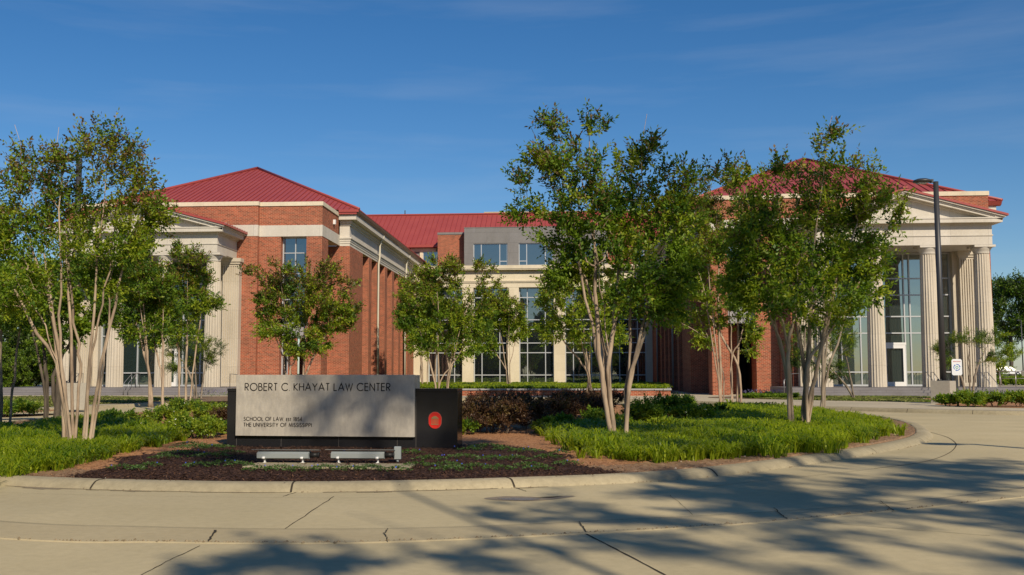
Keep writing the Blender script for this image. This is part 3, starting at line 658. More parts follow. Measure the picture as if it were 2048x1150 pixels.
    # ---- courtyard flank: piers and recesses
    fl = MB(); uf, ub = 12.72, 11.5
    spans = [(81.2, 85.6)] + [(88.3 + 4 * i, 89.6 + 4 * i) for i in range(6)] + [(110.2, 115.0)]
    for a, c in spans: fl.box(X(ub), X(uf), a, c, 0.0, 11.6)
    fl.box(X(ub - .4), X(ub), 81.2, 115.0, 0.0, 11.6)
    part(fl, 'flank_wall', BRICK, 'brick piers along the courtyard side of the %s wing' % side)
    ob = MB(); ob.box(X(-9.7), X(-9.3), 81.2, 116, 0.0, 13.5); part(ob, 'outer_wall', BRICK)
    fe = MB(); yn, yf_ = 80.3, 116.4
    for (za, zb_, d) in ((11.60, 11.80, 0.0), (11.80, 11.98, .04), (11.98, 12.16, .08), (12.16, 12.28, .16), (12.28, 13.22, -.02), (13.22, 13.38, .08), (13.38, 13.62, .2)):
        fe.box(X(11.9 if za < 12.4 else 11.94), X(uf + d), yn - max(0, d), yf_, za, zb_)
    fe.box(X(11.94), X(13.32), 79.75, yf_, 13.62, 14.02)
    part(fe, 'flank_entablature', SMOOTHSTONE)
    gt = MB(); gt.prism_y([(X(13.1), 14.02), (X(13.36), 14.02), (X(13.50), 14.18), (X(13.57), 14.36), (X(13.1), 14.36)][::(1 if s > 0 else -1)], 79.62, yf_)
    gt2 = MB(); gt2.box(X(11.98), X(13.40), 79.56, 79.615, 14.02, 14.34); gt2.box(X(11.98), X(13.56), 79.50, 79.56, 14.18, 14.38)
    part(gt, 'gutter', BROWNGUT if s > 0 else BROWNGUT, 'long gutter on the courtyard side of the %s wing' % side); part(gt2, 'gutter_end', ROOF)
    for yy in (92.2, 107.9):
        ds = MB(); r_ = .085; ds.tube([(X(13.3), yy, 14.0), (X(13.3), yy, 13.75), (X(13.1), yy, 13.45), (X(12.98), yy, 13.1), (X(12.96), yy, 12.0), (X(12.86), yy, 11.4), (X(12.84), yy, 6), (X(12.84), yy, 0.3)], r_, 8)
        part(ds, 'downspout', CREAM if s > 0 else GREYPANEL)
    # ---- hip roof
    ui, uo, ye, ze, ya, za = 13.57, -10.4, 79.56, 14.38, 97.3, 21.36
    A, B_, T, Tb = (X(ui), ye, ze), (X(uo), ye, ze), (X(0), ya, za), (X(0), 128, za)
    rf = MB(); roof_face(rf, [A, B_, T], (0, 1, 0), seamsp)
    roof_face(rf, [A, T, Tb, (X(ui), 128, ze)], (-s, 0, 0), seamsp); roof_face(rf, [B_, (X(uo), 128, ze), Tb, T], (s, 0, 0), seamsp)
    rf.tube([Vector(A) + Vector((0, 0, .05)), Vector(T) + Vector((0, 0, .07))], .13, 6, 0); rf.tube([Vector(B_) + Vector((0, 0, .05)), Vector(T) + Vector((0, 0, .07))], .13, 6, 0)
    rf.tube([Vector(T) + Vector((0, 0, .07)), Vector(Tb) + Vector((0, 0, .07))], .13, 6, 0)
    part(rf, 'roof', [ROOF, SEAM], 'red standing seam hip roof of the %s wing' % side)
    oc = MB(); oc.box(X(-7.3), X(-10.1), 79.9, 116, 13.5, 14.02); part(oc, 'outer_cornice', SMOOTHSTONE)
    og = MB(); og.prism_y([(X(-9.9), 14.02), (X(-10.15), 14.02), (X(-10.4), 14.36), (X(-9.9), 14.36)][::(-1 if s > 0 else 1)], 79.8, 116)
    og.prism_x([(79.9, 14.02), (79.68, 14.1), (79.5, 14.36), (79.9, 14.36)][::-1], *sorted((X(-7.35), X(-10.4)))); part(og, 'outer_gutter', ROOF)
    # handrails on the steps
    for u in ((-4.2, -3.8), (-.9, -.5)) if s < 0 else ((.75, 1.05), (-3.2, -2.9)):
        hr = MB(); x = X(u[0])
        for xx in (X(u[0]), X(u[1])):
            hr.tube([(xx, 66.3, .1), (xx, 66.3, .95), (xx, 67.6, 1.6), (xx, 68.1, 1.6), (xx, 68.1, .64)], .022, 6); hr.tube([(xx, 67.5, .64), (xx, 67.5, 1.55)], .018, 6)
        part(hr, 'handrail', STEEL)
    hr = MB(); xx = X(7.4); hr.tube([(xx, 67.7, .64), (xx, 67.7, 1.55), (X(8.0), 67.3, 1.5), (X(8.6), 66.4, 1.1), (X(8.6), 66.4, .1)], .025, 6); hr.tube([(X(8.0), 67.3, .3), (X(8.0), 67.3, 1.5)], .02, 6); part(hr, 'handrail', STEEL)

wing(-29.69, 1, 'left', 0.47); wing(22.17, -1, 'right', 0.62)

# ---- central block
YC = 115.0; xl, xr = -16.97, 9.45
pc = [-15.97 + 5.08 * i for i in range(6)]; pw = 0.62
cb = MB()
for i, x in enumerate(pc):
    a, c = x - pw, x + pw
    if i == 0: a = -16.96
    if i == 5: c = 10.6
    cb.box(a, c, YC, YC + 1.0, 0.2, 11.08)
part(cb, 'stone_pier', TANSTONE, 'tan limestone piers of the central block')
ch = MB(); ch.box(-16.95, 10.6, YC - .02, YC + 1.0, 11.081, 11.62); ch.box(-16.95, 10.6, YC - .12, YC + 1.0, 11.62, 11.74); ch.box(-16.95, 10.6, YC - .18, YC + 1.0, 11.74, 11.86)
ch.box(-16.95, 10.6, YC, YC + 1.0, 11.86, 13.0); ch.box(-16.95, 10.6, YC - .55, YC + 6, 13.0, 13.12); ch.box(-16.95, 10.6, YC - .62, YC + 6, 13.12, 13.50)
part(ch, 'stone_lintel', TANSTONE)
for i in range(5):
    x0, x1 = pc[i] + pw, pc[i + 1] - pw; w = x1 - x0
    frame_window('window', x0, x1, 0.30, 11.08, YC + .75, [x0 + .237 * w, x0 + .757 * w], [9.98, 7.48, 6.42, 4.90, 3.82, 1.35], GLASS, 0.10, 0.16, 'tall gridded window, number %s from the left in the central block' % ('one two three four five'.split()[i]), 0.10)
gb = MB(); gx0, gx1 = -11.3, 4.7; wz0, wz1 = 13.58, 15.98
wins = [(pc[i] + pw + .0, pc[i + 1] - pw) for i in (1, 2, 3)]
gb.box(gx0, wins[0][0], YC - .05, 124, 13.5, 17.8)
for i in (0, 1): gb.box(wins[i][1], wins[i + 1][0], YC - .05, 124, 13.5, 16.0)
gb.box(wins[2][1], gx1, YC - .05, 124, 13.5, 17.8); gb.box(wins[0][0], wins[2][1], YC - .05, 124, 16.001, 17.8)
gb.box(gx0 - .03, gx1 + .03, YC - .09, 124, 17.8, 17.86)
part(gb, 'grey_upper_storey', GREYSTONE, 'grey clad upper storey box with three wide windows')
for a, c in wins:
    w = c - a
    frame_window('upper_window', a, c, 13.5, 16.0, YC + .2, [a + .23 * w, a + .77 * w], [14.02], GLASS, .09, .14, None, .09, None, lambda k_, h_: k_ == 1)
for a, c, lb in ((-14.45, -11.33, 'left'), (4.73, 7.9, 'right')):
    bb = MB(); bb.box(a, c, YC + 1.3, 124, 13.5, 17.25); p_ = part(bb, 'brick_upper_box', BRICK, 'brick box beside the grey upper storey, %s side' % lb)
    b2 = MB(); b2.box(a - .04, c + .04, YC + 1.24, 124, 17.25, 17.5); sub(b2, 'coping', GREYSTONE, p_)
for xa_, xb_ in ((-24, -14.5), (7.95, 18)):
    uw = MB(); uw.box(xa_, xb_, 119.6, 120.2, 13.4, 16.3); part(uw, 'upper_wall', GREYSTONE)
    mg = MB(); mg.box(xa_, xb_, 118.78, 118.95, 16.14, 16.44); mg.box(xa_, xb_, 118.951, 119.59, 16.17, 16.22); part(mg, 'eave_gutter', ROOF)
for s_ in (1, -1):
    xw = lambda x: x if s_ > 0 else -6.6 - x
    tb = MB(); a, c = sorted((xw(-17.6), xw(-15.0))); tb.box(a - .4, c, 119.4, 119.6, 15.72, 16.1); tb.box(*sorted((xw(-16.6), xw(-16.95))), 119.45, 119.6, 13.5, 15.72); part(tb, 'window_trim', TANSTONE)
    a, c = sorted((xw(-16.6), xw(-14.56))); frame_window('eave_window', a, c, 13.6, 15.72, 119.62, [(a + c) / 2], [], GLASS, .08, .1)
mr = MB(); ez, ey, rz_, ry = 16.42, 118.9, 21.35, 128.0
roof_face(mr, [(-30, ey, ez), (22, ey, ez), (22, ry, rz_), (-30, ry, rz_)], (0, 1, 0), 0.6); roof_face(mr, [(-30, ry, rz_), (22, ry, rz_), (22, ry + 9, ez), (-30, ry + 9, ez)], (0, -1, 0), 0.6)
mr.box(-30, 22, ry - .2, ry + .2, rz_ - .02, rz_ + .12, 0)
part(mr, 'main_roof', [ROOF, SEAM], 'long red metal roof behind the central block')
vt = MB(); p_ = at(810, 427, 128); vt.tube([(p_.x, 128, 21.3), (p_.x, 128, 21.95)], .07, 6); part(vt, 'roof_vent', DARKMETAL)
pp = MB(); a, c = at(968, 430, 130).x, at(1290, 430, 130).x; pp.box(a, c, 130, 131, 19.5, 21.95); part(pp, 'rear_parapet', PATHC)
# interior darkness is behind glass panes; back wall of the block
bk = MB(); bk.box(-17, 10.6, 124.1, 124.5, 0, 16.3); part(bk, 'rear_wall', BRICK)
# security lamp on the left brick bay flank
sl = MB(); p_ = at(667, 438, 77.6); sl.box(-17.78, -17.60, 77.9, 78.15, 13.0, 13.35); part(sl, 'wall_lamp', WHITE)

# ---- low brick retaining wall in front of the terrace
rw = MB(); rw.box(-16.9, 6.5, 65.95, 66.25, 0.0, 0.50)
rw.add([(6.5, 66.25, 0), (6.5, 66.25, .5), (8.6, 88, .45), (8.6, 88, 0), (10.35, 105, .38), (10.35, 105, 0)], [(0, 3, 2, 1), (3, 5, 4, 2)])
RW = empty('retaining_wall', (-5.2, 66.1, 0), 'low red brick retaining wall with a grey stone cap before the terrace lawn', 'wall')
w_ = rw.build('brick_wall', BRICK, RW, (5.2, -66.1, 0)); cpp = MB(); cpp.box(-16.95, 6.56, 65.88, 66.32, .50, .60)
cpp.add([(6.3, 66.32, .60), (6.56, 66.32, .60), (8.66, 88, .52), (8.4, 88, .52), (6.56, 66.32, .5), (8.66, 88, .44)], [(0, 1, 2, 3), (1, 4, 5, 2)])
cpp.build('cap', varied('cap_stone', (0.27, 0.27, 0.27), (0.36, 0.355, 0.35), 3), RW, (5.2, -66.1, 0))

# ------------------------------------------------------------------ VEGETATION
def unit(v): return v / np.maximum(np.linalg.norm(v, axis=-1, keepdims=True), 1e-9)
def leaf_quads(Pb, D, Ln, W, rng, up=0.35):
    """diamond leaves: base points, directions, lengths, widths"""
    n = len(Pb); D = unit(D); r = rng.normal(size=(n, 3)); r[:, 2] += up * 3
    S = unit(np.cross(D, unit(r))); Nn = np.cross(S, D)
    V = np.empty((n, 4, 3)); V[:, 0] = Pb; V[:, 1] = Pb + D * (Ln * .48)[:, None] + S * (W / 2)[:, None] + Nn * (W * .12)[:, None]
    V[:, 2] = Pb + D * Ln[:, None] - Nn * (Ln * .10)[:, None]; V[:, 3] = Pb + D * (Ln * .48)[:, None] - S * (W / 2)[:, None] + Nn * (W * .12)[:, None]
    return V.reshape(-1, 3), np.arange(4 * n).reshape(n, 4)
def grow(base, stems, blobs, ntw, rng, tip_r=0.006, stem_r=0.05, base_spread=0.14, fork=0.45, kink=0.05, lean=1.0, low=0.3):
    """skeleton: returns list of (points, radii) and twig end data. base: Vector; blobs: (centre(3), radii(3), weight)"""
    base = np.array(base, float); W = np.array([b[2] for b in blobs], float); W /= W.sum(); T = []
    pick = rng.choice(len(blobs), ntw, p=W)
    for k in pick:
        c, r = np.array(blobs[k][0]), np.array(blobs[k][1]); d = unit(rng.normal(size=3)); T.append(c + d * r * rng.uniform(0.1, 1.0) ** (1 / 3.0))
    T = np.array(T); T = T[T[:, 2] > base[2] + low]
    ang = np.arctan2(T[:, 1] - base[1], T[:, 0] - base[0])
    # k-means for the main stems
    cen = T[rng.choice(len(T), stems, replace=False)].copy()
    for _ in range(6):
        a = np.argmin(((T[:, None, :] - cen[None]) ** 2 * np.array([1, 1, .35])).sum(-1), 1)
        for j in range(stems):
            if (a == j).any(): cen[j] = T[a == j].mean(0)
    nodes = []; par = []; paths = []
    zlo = np.percentile(T[:, 2], 6)
    cen = cen[np.argsort(np.arctan2(cen[:, 1] - base[1], cen[:, 0] - base[0]))]; sb = {}
    for j in range(stems):
        c = cen[j]; th = math.atan2(c[1] - base[1], c[0] - base[0]) if stems > 1 else 0
        b0 = base + np.array([math.cos(th), math.sin(th), 0]) * base_spread * rng.uniform(.5, 1.1); b0[2] = base[2] - .05
        h1 = base[2] + (zlo - base[2]) * rng.uniform(.35, .6); dirv = (c - b0); 
        p1 = b0 + np.array([dirv[0] * .13 * lean, dirv[1] * .13 * lean, h1 - b0[2]]); p3 = c + (c - p1) * .25
        p2 = p1 + (p3 - p1) * .45 + np.array([-dirv[0], -dirv[1], 0]) * .06 + np.array([0, 0, .06 * dirv[2]])
        if stems >= 5 and j % 2 == 1:
            b0, p1a = sb[j - 1]; b0 = b0 + rng.normal(0, base_spread * .22, 3) * np.array([1, 1, 0]); p1 = p1a + rng.normal(0, base_spread * .25, 3) + np.array([dirv[0] * .02, dirv[1] * .02, 0]); p2 = p1 + (p3 - p1) * .4 + np.array([dirv[0] * .04, dirv[1] * .04, 0])
        sb[j] = (b0, p1)
        path = smooth_open([b0, p1, p2, p3], 5); path[1:] += rng.normal(0, kink * .5, (len(path) - 1, 3)) * np.linspace(.3, 1.2, len(path) - 1)[:, None]
        st = len(nodes); ids = []
        for q in path: nodes.append(q); par.append(ids[-1] if ids else -1); ids.append(len(nodes) - 1)
        paths.append(ids)
    n0 = len(nodes); order = np.argsort(np.linalg.norm((T - np.array([base[0], base[1], zlo])) * np.array([1, 1, .8]), axis=1)); ends = []
    for ti in order:
        t = T[ti]; A = np.array(nodes); d = t - A; dist = np.linalg.norm(d, axis=1)
        pen = dist + 1.2 * np.maximum(0, A[:, 2] - t[2] + .25 * dist) + 5 * (A[:, 2] < base[2] + (zlo - base[2]) * fork)
        k = int(np.argmin(pen)); a = nodes[k]; L_ = dist[k]; ns = int(min(7, max(2, round(L_ / .22)))); ids = [k]
        ctrl = a + (t - a) * .5 + np.array([0, 0, .12 * L_]) + rng.normal(0, .05 * L_, 3)
        for i in range(1, ns + 1):
            u = i / ns; q = a * (1 - u) ** 2 + 2 * ctrl * u * (1 - u) + t * u * u + rng.normal(0, kink * .35, 3) * (u < 1)
            nodes.append(q); par.append(ids[-1]); ids.append(len(nodes) - 1)
        paths.append(ids); ends.append((ids, ti))
    nodes = np.array(nodes); cnt = np.zeros(len(nodes))
    for i in range(len(nodes) - 1, -1, -1):
        cnt[i] = max(cnt[i], 1)
        if par[i] >= 0: cnt[par[i]] += cnt[i] if i >= 0 else 0
    # leaf count per node -> radius (pipe model)
    tips = np.zeros(len(nodes)); haschild = np.zeros(len(nodes), bool)
    for i, p in enumerate(par):
        if p >= 0: haschild[p] = True
    tips[~haschild] = 1
    for i in range(len(nodes) - 1, -1, -1):
        if par[i] >= 0: tips[par[i]] += tips[i]
    mx = max(tips[p[0]] for p in paths[:stems]); ex = math.log(stem_r / tip_r) / math.log(max(mx, 3))
    rad = tip_r * tips ** ex; zz = nodes[:, 2] - base[2]; rad = rad * np.interp(zz / max(T[:, 2].max() - base[2], .1), [0, .3, .75, 1], [1.0, .92, .5, .45]); rad = np.maximum(rad, tip_r * .7)
    # gentle taper upward
    return nodes, rad, paths, ends, T
def skeleton_mesh(nodes, rad, paths, stems, flare=1.5):
    b = MB()
    for k, ids in enumerate(paths):
        pts = nodes[ids]; r = rad[ids].copy()
        if k >= stems: r[0] = min(r[0], r[1] * 1.15)
        else:
            r[0] *= flare; r[1] *= 1.12; r *= 1 + .05 * np.sin(np.arange(len(r)) * 2.3 + k)
        n = 8 if r.max() > .03 else (5 if r.max() > .012 else 3)
        b.tube(pts, list(r), n, cap=(k < stems))
    return b
def sprays(nodes, ends, center, rng, per=6, sub_len=0.34, leaves=13, ll=0.075, lw=0.036, droop=0.0, outw=0.9, upw=0.35, zbase=None):
    Pb, D, Tn = [], [], []
    for ids, ti in ends:
        pts = nodes[ids]; m = len(pts)
        for s_ in range(per):
            u = rng.uniform(.35, 1.0) * (m - 1); i = min(int(u), m - 2); p = pts[i] + (pts[i + 1] - pts[i]) * (u - i)
            if s_ == 0: p = pts[-1]
            d = unit(unit(p - center) * outw + rng.normal(size=3) * .75 + np.array([0, 0, upw])); L_ = sub_len * rng.uniform(.5, 1.25)
            q = np.linspace(.08, 1, leaves) * L_; side = unit(np.cross(d, rng.normal(size=3)))
            for j, t in enumerate(q):
                sg = 1 if j % 2 else -1; base_ = p + d * t + np.array([0, 0, -droop * t * t])
                dd = d * .55 + side * sg * .8 + rng.normal(size=3) * .35
                if j == leaves - 1: dd = d
                Pb.append(base_); D.append(dd); Tn.append(t / L_)
    Pb = np.array(Pb); D = np.array(D); n = len(Pb)
    V, F = leaf_quads(Pb, D, ll * rng.uniform(.7, 1.25, n), lw * rng.uniform(.75, 1.25, n), rng); return V, F, np.array(Tn), Pb
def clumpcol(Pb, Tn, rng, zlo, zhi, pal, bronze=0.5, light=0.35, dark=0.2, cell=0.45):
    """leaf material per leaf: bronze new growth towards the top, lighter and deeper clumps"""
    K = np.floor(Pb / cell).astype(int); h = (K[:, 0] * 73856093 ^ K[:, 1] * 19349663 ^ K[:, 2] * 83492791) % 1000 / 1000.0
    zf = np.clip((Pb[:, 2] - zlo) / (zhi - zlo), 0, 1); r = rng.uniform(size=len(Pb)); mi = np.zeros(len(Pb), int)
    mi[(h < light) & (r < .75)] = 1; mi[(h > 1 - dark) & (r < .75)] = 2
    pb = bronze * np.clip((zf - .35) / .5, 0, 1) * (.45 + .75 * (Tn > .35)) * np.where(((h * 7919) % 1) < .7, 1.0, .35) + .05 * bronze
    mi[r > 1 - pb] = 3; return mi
def tree(name, label, base, blobs, stems, ntw, seed, cat='tree', group=None, mats=None, barkm=None, stem_r=.05, per=6, leaves=13, ll=.075, lw=.036, sub_len=.34,
         bronze=.5, light=.35, dark=.2, base_spread=.14, fork=.45, kink=.05, droop=0.0, tip_r=.006, upw=.35, lean=1.0, outw=.9):
    rng = np.random.default_rng(seed); base = Vector(base); o = empty(name, base, label, cat, group)
    bl = [((np.array(c) - np.array(base)), r, w) for c, r, w in blobs]
    nodes, rad, paths, ends, T = grow((0, 0, 0), stems, bl, ntw, rng, tip_r, stem_r, base_spread, fork, kink, lean)
    skeleton_mesh(nodes, rad, paths, stems).build('trunk', barkm or BARK, o)
    cen = np.array([0, 0, np.percentile(T[:, 2], 15)]) + np.array([T[:, 0].mean(), T[:, 1].mean(), 0])
    V, F, Tn, Pb = sprays(nodes, ends, cen, rng, per, sub_len, leaves, ll, lw, droop, outw, upw)
    mi = clumpcol(Pb, Tn, rng, T[:, 2].min(), T[:, 2].max(), None, bronze, light, dark)
    me = np_mesh('crown', V, F, mi, mats or [LGREEN, LLIGHT, LDARK, LBRONZE]); link('crown', me, o); return o
def pxblobs(base, px, depth=0.8):
    """crown lobes measured on the photo -> lobes at the tree's own distance; px = (cx, cy, rx, ry[, dy])"""
    ylo, yhi = min(b[1] for b in px), max(b[1] for b in px); out_ = []; Y = base.y; k = (Y * math.cos(YAW)) / F_PX
    for i, b in enumerate(px):
        cx, cy, rx, ry = b[:4]; rx_, rz_ = rx * k, ry * k; dy = b[4] if len(b) > 4 else (((i * 37) % 11) / 5.0 - 1) * .55 * rx_
        c = at(cx, cy, Y + dy); rd_ = max(rx_, rz_) * depth; out_.append(((c.x, c.y, c.z), (rx_ * 1.0, rd_, rz_ * 1.0), (rx_ * rz_) ** 0.85 * (.48 if cy < ylo + .36 * (yhi - ylo) else 1.0)))
    return out_
def ibase(px, py, z=0.22):
    p = gnd(px, py, z); p.z = float(hz(p.x, p.y)) - .01; return p
GC = 'crape myrtles planted around the entrance drive'
# T1 left foreground
b = ibase(155, 893)
tree('crape_myrtle', 'large multi-stemmed crape myrtle left of the stone sign, growing from bright grass', b,
     pxblobs(b, [(195, 300, 52, 40), (250, 325, 45, 50), (62, 335, 42, 42), (20, 385, 45, 55), (120, 345, 45, 45), (130, 430, 70, 60), (215, 400, 60, 55), (280, 400, 48, 38), (300, 455, 28, 38),
                  (40, 480, 60, 50), (150, 520, 70, 45), (230, 490, 55, 45), (60, 570, 70, 45), (200, 560, 40, 30), (-30, 470, 50, 80), (5, 610, 40, 25)]), 11, 480, 11, group=GC, stem_r=.046, per=5, leaves=11, ll=.085, lw=.042, bronze=.5, light=.5, dark=.15, base_spread=.19, sub_len=.40, lean=1.5)
# T2 main centre-right
b = ibase(1237, 886)
tree('crape_myrtle', 'tallest crape myrtle, spreading in front of the central block to the right of the sign', b,
     pxblobs(b, [(1105, 265, 26, 25), (1180, 265, 34, 26), (1120, 310, 50, 35), (1070, 330, 22, 26), (1040, 370, 30, 14), (1060, 430, 40, 20), (1150, 360, 60, 45), (1230, 350, 50, 45), (1290, 320, 34, 38), (1340, 370, 42, 40),
                  (1400, 365, 38, 24), (1445, 350, 24, 9), (1170, 430, 80, 50), (1270, 430, 80, 60), (1350, 440, 50, 45), (1125, 490, 50, 26), (1190, 520, 80, 45), (1290, 530, 80, 55), (1350, 540, 40, 45), (1130, 560, 36, 18), (1280, 600, 60, 36), (1345, 610, 30, 26)]), 9, 490, 12,
     group=GC, stem_r=.050, per=5, leaves=12, ll=.100, lw=.046, bronze=.30, light=.25, dark=.35, base_spread=.13, sub_len=.40, lean=1.3)
# T3 right
b = ibase(1597, 860)
tree('crape_myrtle', 'crape myrtle at the right of the grass island with pale stems before the right portico', b,
     pxblobs(b, [(1665, 278, 16, 10), (1640, 300, 10, 16), (1555, 330, 36, 22), (1500, 365, 34, 22), (1590, 370, 60, 40), (1680, 350, 36, 30), (1720, 360, 34, 26), (1560, 430, 70, 50), (1660, 430, 70, 50), (1750, 420, 50, 40), (1790, 440, 16, 22), (1520, 500, 60, 50),
                  (1620, 520, 70, 55), (1710, 520, 60, 55), (1560, 590, 60, 40), (1650, 600, 60, 45), (1735, 590, 34, 26), (1500, 570, 40, 40)]), 10, 450, 13,
     group=GC, stem_r=.050, per=5, leaves=11, ll=.118, lw=.055, bronze=.30, light=.42, dark=.2, base_spread=.2, sub_len=.46)
# T4 behind T3
b = ibase(1632, 830)
tree('crape_myrtle', 'crape myrtle directly behind the pale stemmed one, on the far edge of the island', b,
     pxblobs(b, [(1560, 470, 60, 50), (1650, 480, 60, 60), (1720, 490, 40, 50), (1600, 560, 60, 50), (1690, 580, 50, 45), (1650, 640, 50, 30)]), 6, 170, 14,
     group=GC, stem_r=.055, per=5, leaves=10, ll=.125, lw=.060, bronze=.2, light=.3, dark=.35, base_spread=.3, sub_len=.42, barkm=BARKG)
# T5 in front of the right entrance
b = ibase(1455, 812, .2)
tree('crape_myrtle', 'crape myrtle standing before the dark entrance of the right wing', b,
     pxblobs(b, [(1440, 370, 50, 26), (1390, 420, 50, 36), (1460, 430, 60, 40), (1400, 490, 50, 50), (1470, 500, 50, 50), (1380, 560, 40, 40), (1440, 590, 50, 36), (1365, 640, 20, 12), (1420, 640, 30, 22), (1500, 660, 20, 20), (1490, 700, 16, 10), (1485, 600, 26, 40), (1405, 680, 14, 14)]), 8, 360, 15,
     group=GC, stem_r=.055, per=6, leaves=11, ll=.145, lw=.070, bronze=.5, light=.5, dark=.2, base_spread=.4, sub_len=.46, tip_r=.008)
# T6 behind the sign, left
b = Vector((at(592, 775, 41).x, 41, float(hz(-9, 41))))
tree('crape_myrtle', 'small round-headed crape myrtle rising behind the lettered sign before the brick bay', b,
     pxblobs(b, [(540, 545, 46, 22), (500, 548, 16, 8), (600, 560, 50, 34), (655, 545, 30, 20), (690, 565, 26, 14), (560, 600, 46, 36), (640, 600, 50, 36), (690, 620, 26, 22), (550, 640, 40, 26), (610, 650, 50, 32), (670, 650, 36, 20), (600, 690, 40, 16), (545, 665, 30, 10), (635, 690, 22, 12)]), 7, 330, 16,
     group=GC, stem_r=.05, per=6, leaves=11, ll=.125, lw=.060, bronze=.55, light=.5, dark=.2, base_spread=.3, sub_len=.38, tip_r=.007)
# T7 right of sign
b = Vector((at(885, 790, 57).x, 57, .15))
tree('crape_myrtle', 'bushy crape myrtle rising behind the black end of the sign', b,
     pxblobs(b, [(880, 540, 40, 20), (930, 535, 44, 20), (975, 540, 22, 12), (840, 580, 44, 32), (900, 590, 60, 40), (965, 580, 30, 30), (820, 640, 26, 26), (880, 650, 60, 40), (940, 650, 50, 40), (850, 690, 36, 20), (925, 695, 30, 16)]), 8, 400, 17,
     group=GC, stem_r=.055, per=6, leaves=11, ll=.160, lw=.078, bronze=.35, light=.5, dark=.2, base_spread=.4, sub_len=.5, tip_r=.008)
b = Vector((at(1022, 770, 87).x, 87, .46))
tree('crape_myrtle', 'young crape myrtle on the terrace between the second and third tall windows', b,
     pxblobs(b, [(1015, 620, 36, 26), (985, 640, 36, 36), (1030, 655, 26, 26), (980, 690, 26, 16), (1000, 600, 20, 12)]), 5, 200, 18,
     group=GC, stem_r=.055, per=6, leaves=11, ll=.20, lw=.10, bronze=.3, light=.6, dark=.1, base_spread=.3, sub_len=.6, tip_r=.009)
b = Vector((at(853, 771, 87).x, 87, .46))
tree('crape_myrtle', 'young crape myrtle on the terrace against the first limestone pier', b,
     pxblobs(b, [(830, 600, 34, 32), (815, 570, 20, 16), (840, 650, 34, 30), (870, 620, 30, 30), (845, 550, 26, 16), (865, 570, 30, 20)]), 5, 230, 19,
     group=GC, stem_r=.055, per=6, leaves=11, ll=.20, lw=.10, bronze=.3, light=.5, dark=.15, base_spread=.3, sub_len=.6, tip_r=.009)
b = Vector((at(1195, 792, 59).x, 59, .15))
tree('crape_myrtle', 'bright crape myrtle just left behind the tallest one, before the fourth tall window', b,
     pxblobs(b, [(1110, 600, 36, 30), (1160, 590, 50, 40), (1110, 660, 36, 26), (1170, 650, 46, 40), (1230, 600, 40, 40), (1225, 670, 24, 22), (1130, 560, 30, 16), (1200, 555, 40, 20)]), 8, 280, 20,
     group=GC, stem_r=.06, per=6, leaves=11, ll=.165, lw=.080, bronze=.2, light=.7, dark=.1, base_spread=.45, sub_len=.5, tip_r=.008)
# T11 left middle pair
b = gnd(316, 812, .15); b.z = .15
tree('crape_myrtle', 'dense dark crape myrtle standing before the left portico columns', b,
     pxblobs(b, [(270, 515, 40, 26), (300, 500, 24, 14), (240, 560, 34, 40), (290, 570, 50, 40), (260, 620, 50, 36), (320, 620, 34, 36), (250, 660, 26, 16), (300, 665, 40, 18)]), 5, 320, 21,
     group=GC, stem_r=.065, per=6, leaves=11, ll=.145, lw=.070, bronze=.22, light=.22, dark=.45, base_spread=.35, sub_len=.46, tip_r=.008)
b = gnd(372, 806, .15); b.z = .15
tree('crape_myrtle', 'crape myrtle in front of the rightmost column of the left portico', b,
     pxblobs(b, [(380, 520, 40, 18), (365, 560, 36, 36), (400, 560, 22, 20), (350, 620, 36, 40), (385, 610, 30, 30), (425, 610, 12, 10), (365, 660, 34, 18), (360, 500, 14, 8)]), 5, 230, 22,
     group=GC, stem_r=.06, per=6, leaves=11, ll=.145, lw=.070, bronze=.42, light=.3, dark=.35, base_spread=.35, sub_len=.46, tip_r=.008)
# feathery young trees near the porticos
GF = 'small feathery trees by the portico steps'
def feather(px, py, label, blobs, ntw, seed, z=.15, Yf=None):
    b = gnd(px, py, z) if Yf is None else Vector((at(px, py, Yf).x, Yf, z)); b.z = z
    return tree('young_tree', label, b, pxblobs(b, blobs), 3, ntw, seed, 'tree', GF, [LFEATHER, LLIGHT, LGREEN, LGREEN], BARKG, stem_r=.07, per=7, leaves=16, ll=.10, lw=.026, bronze=.0, light=.2, dark=.2, base_spread=.2, sub_len=.42, tip_r=.008, fork=.3, droop=.2)
feather(395, 797, 'small feathery tree before the left portico door, with a low fork', [(400, 690, 30, 16), (350, 700, 22, 20), (425, 695, 20, 18), (375, 675, 40, 18), (345, 735, 14, 10), (400, 720, 30, 14)], 120, 31)
feather(1938, 800, 'small airy feathery tree behind the roundabout sign', [(1940, 680, 40, 14), (1905, 690, 24, 14), (1970, 680, 22, 18), (1900, 720, 14, 14), (1975, 715, 14, 10), (1885, 700, 14, 10)], 80, 32)
feather(1712, 800, 'feathery tree partly hidden by pale crape myrtle stems before the right portico', [(1680, 690, 30, 24), (1640, 660, 34, 26), (1590, 680, 30, 30), (1700, 680, 16, 16), (1600, 720, 20, 20), (1670, 740, 24, 20), (1640, 720, 20, 24)], 170, 33, .15, 60)
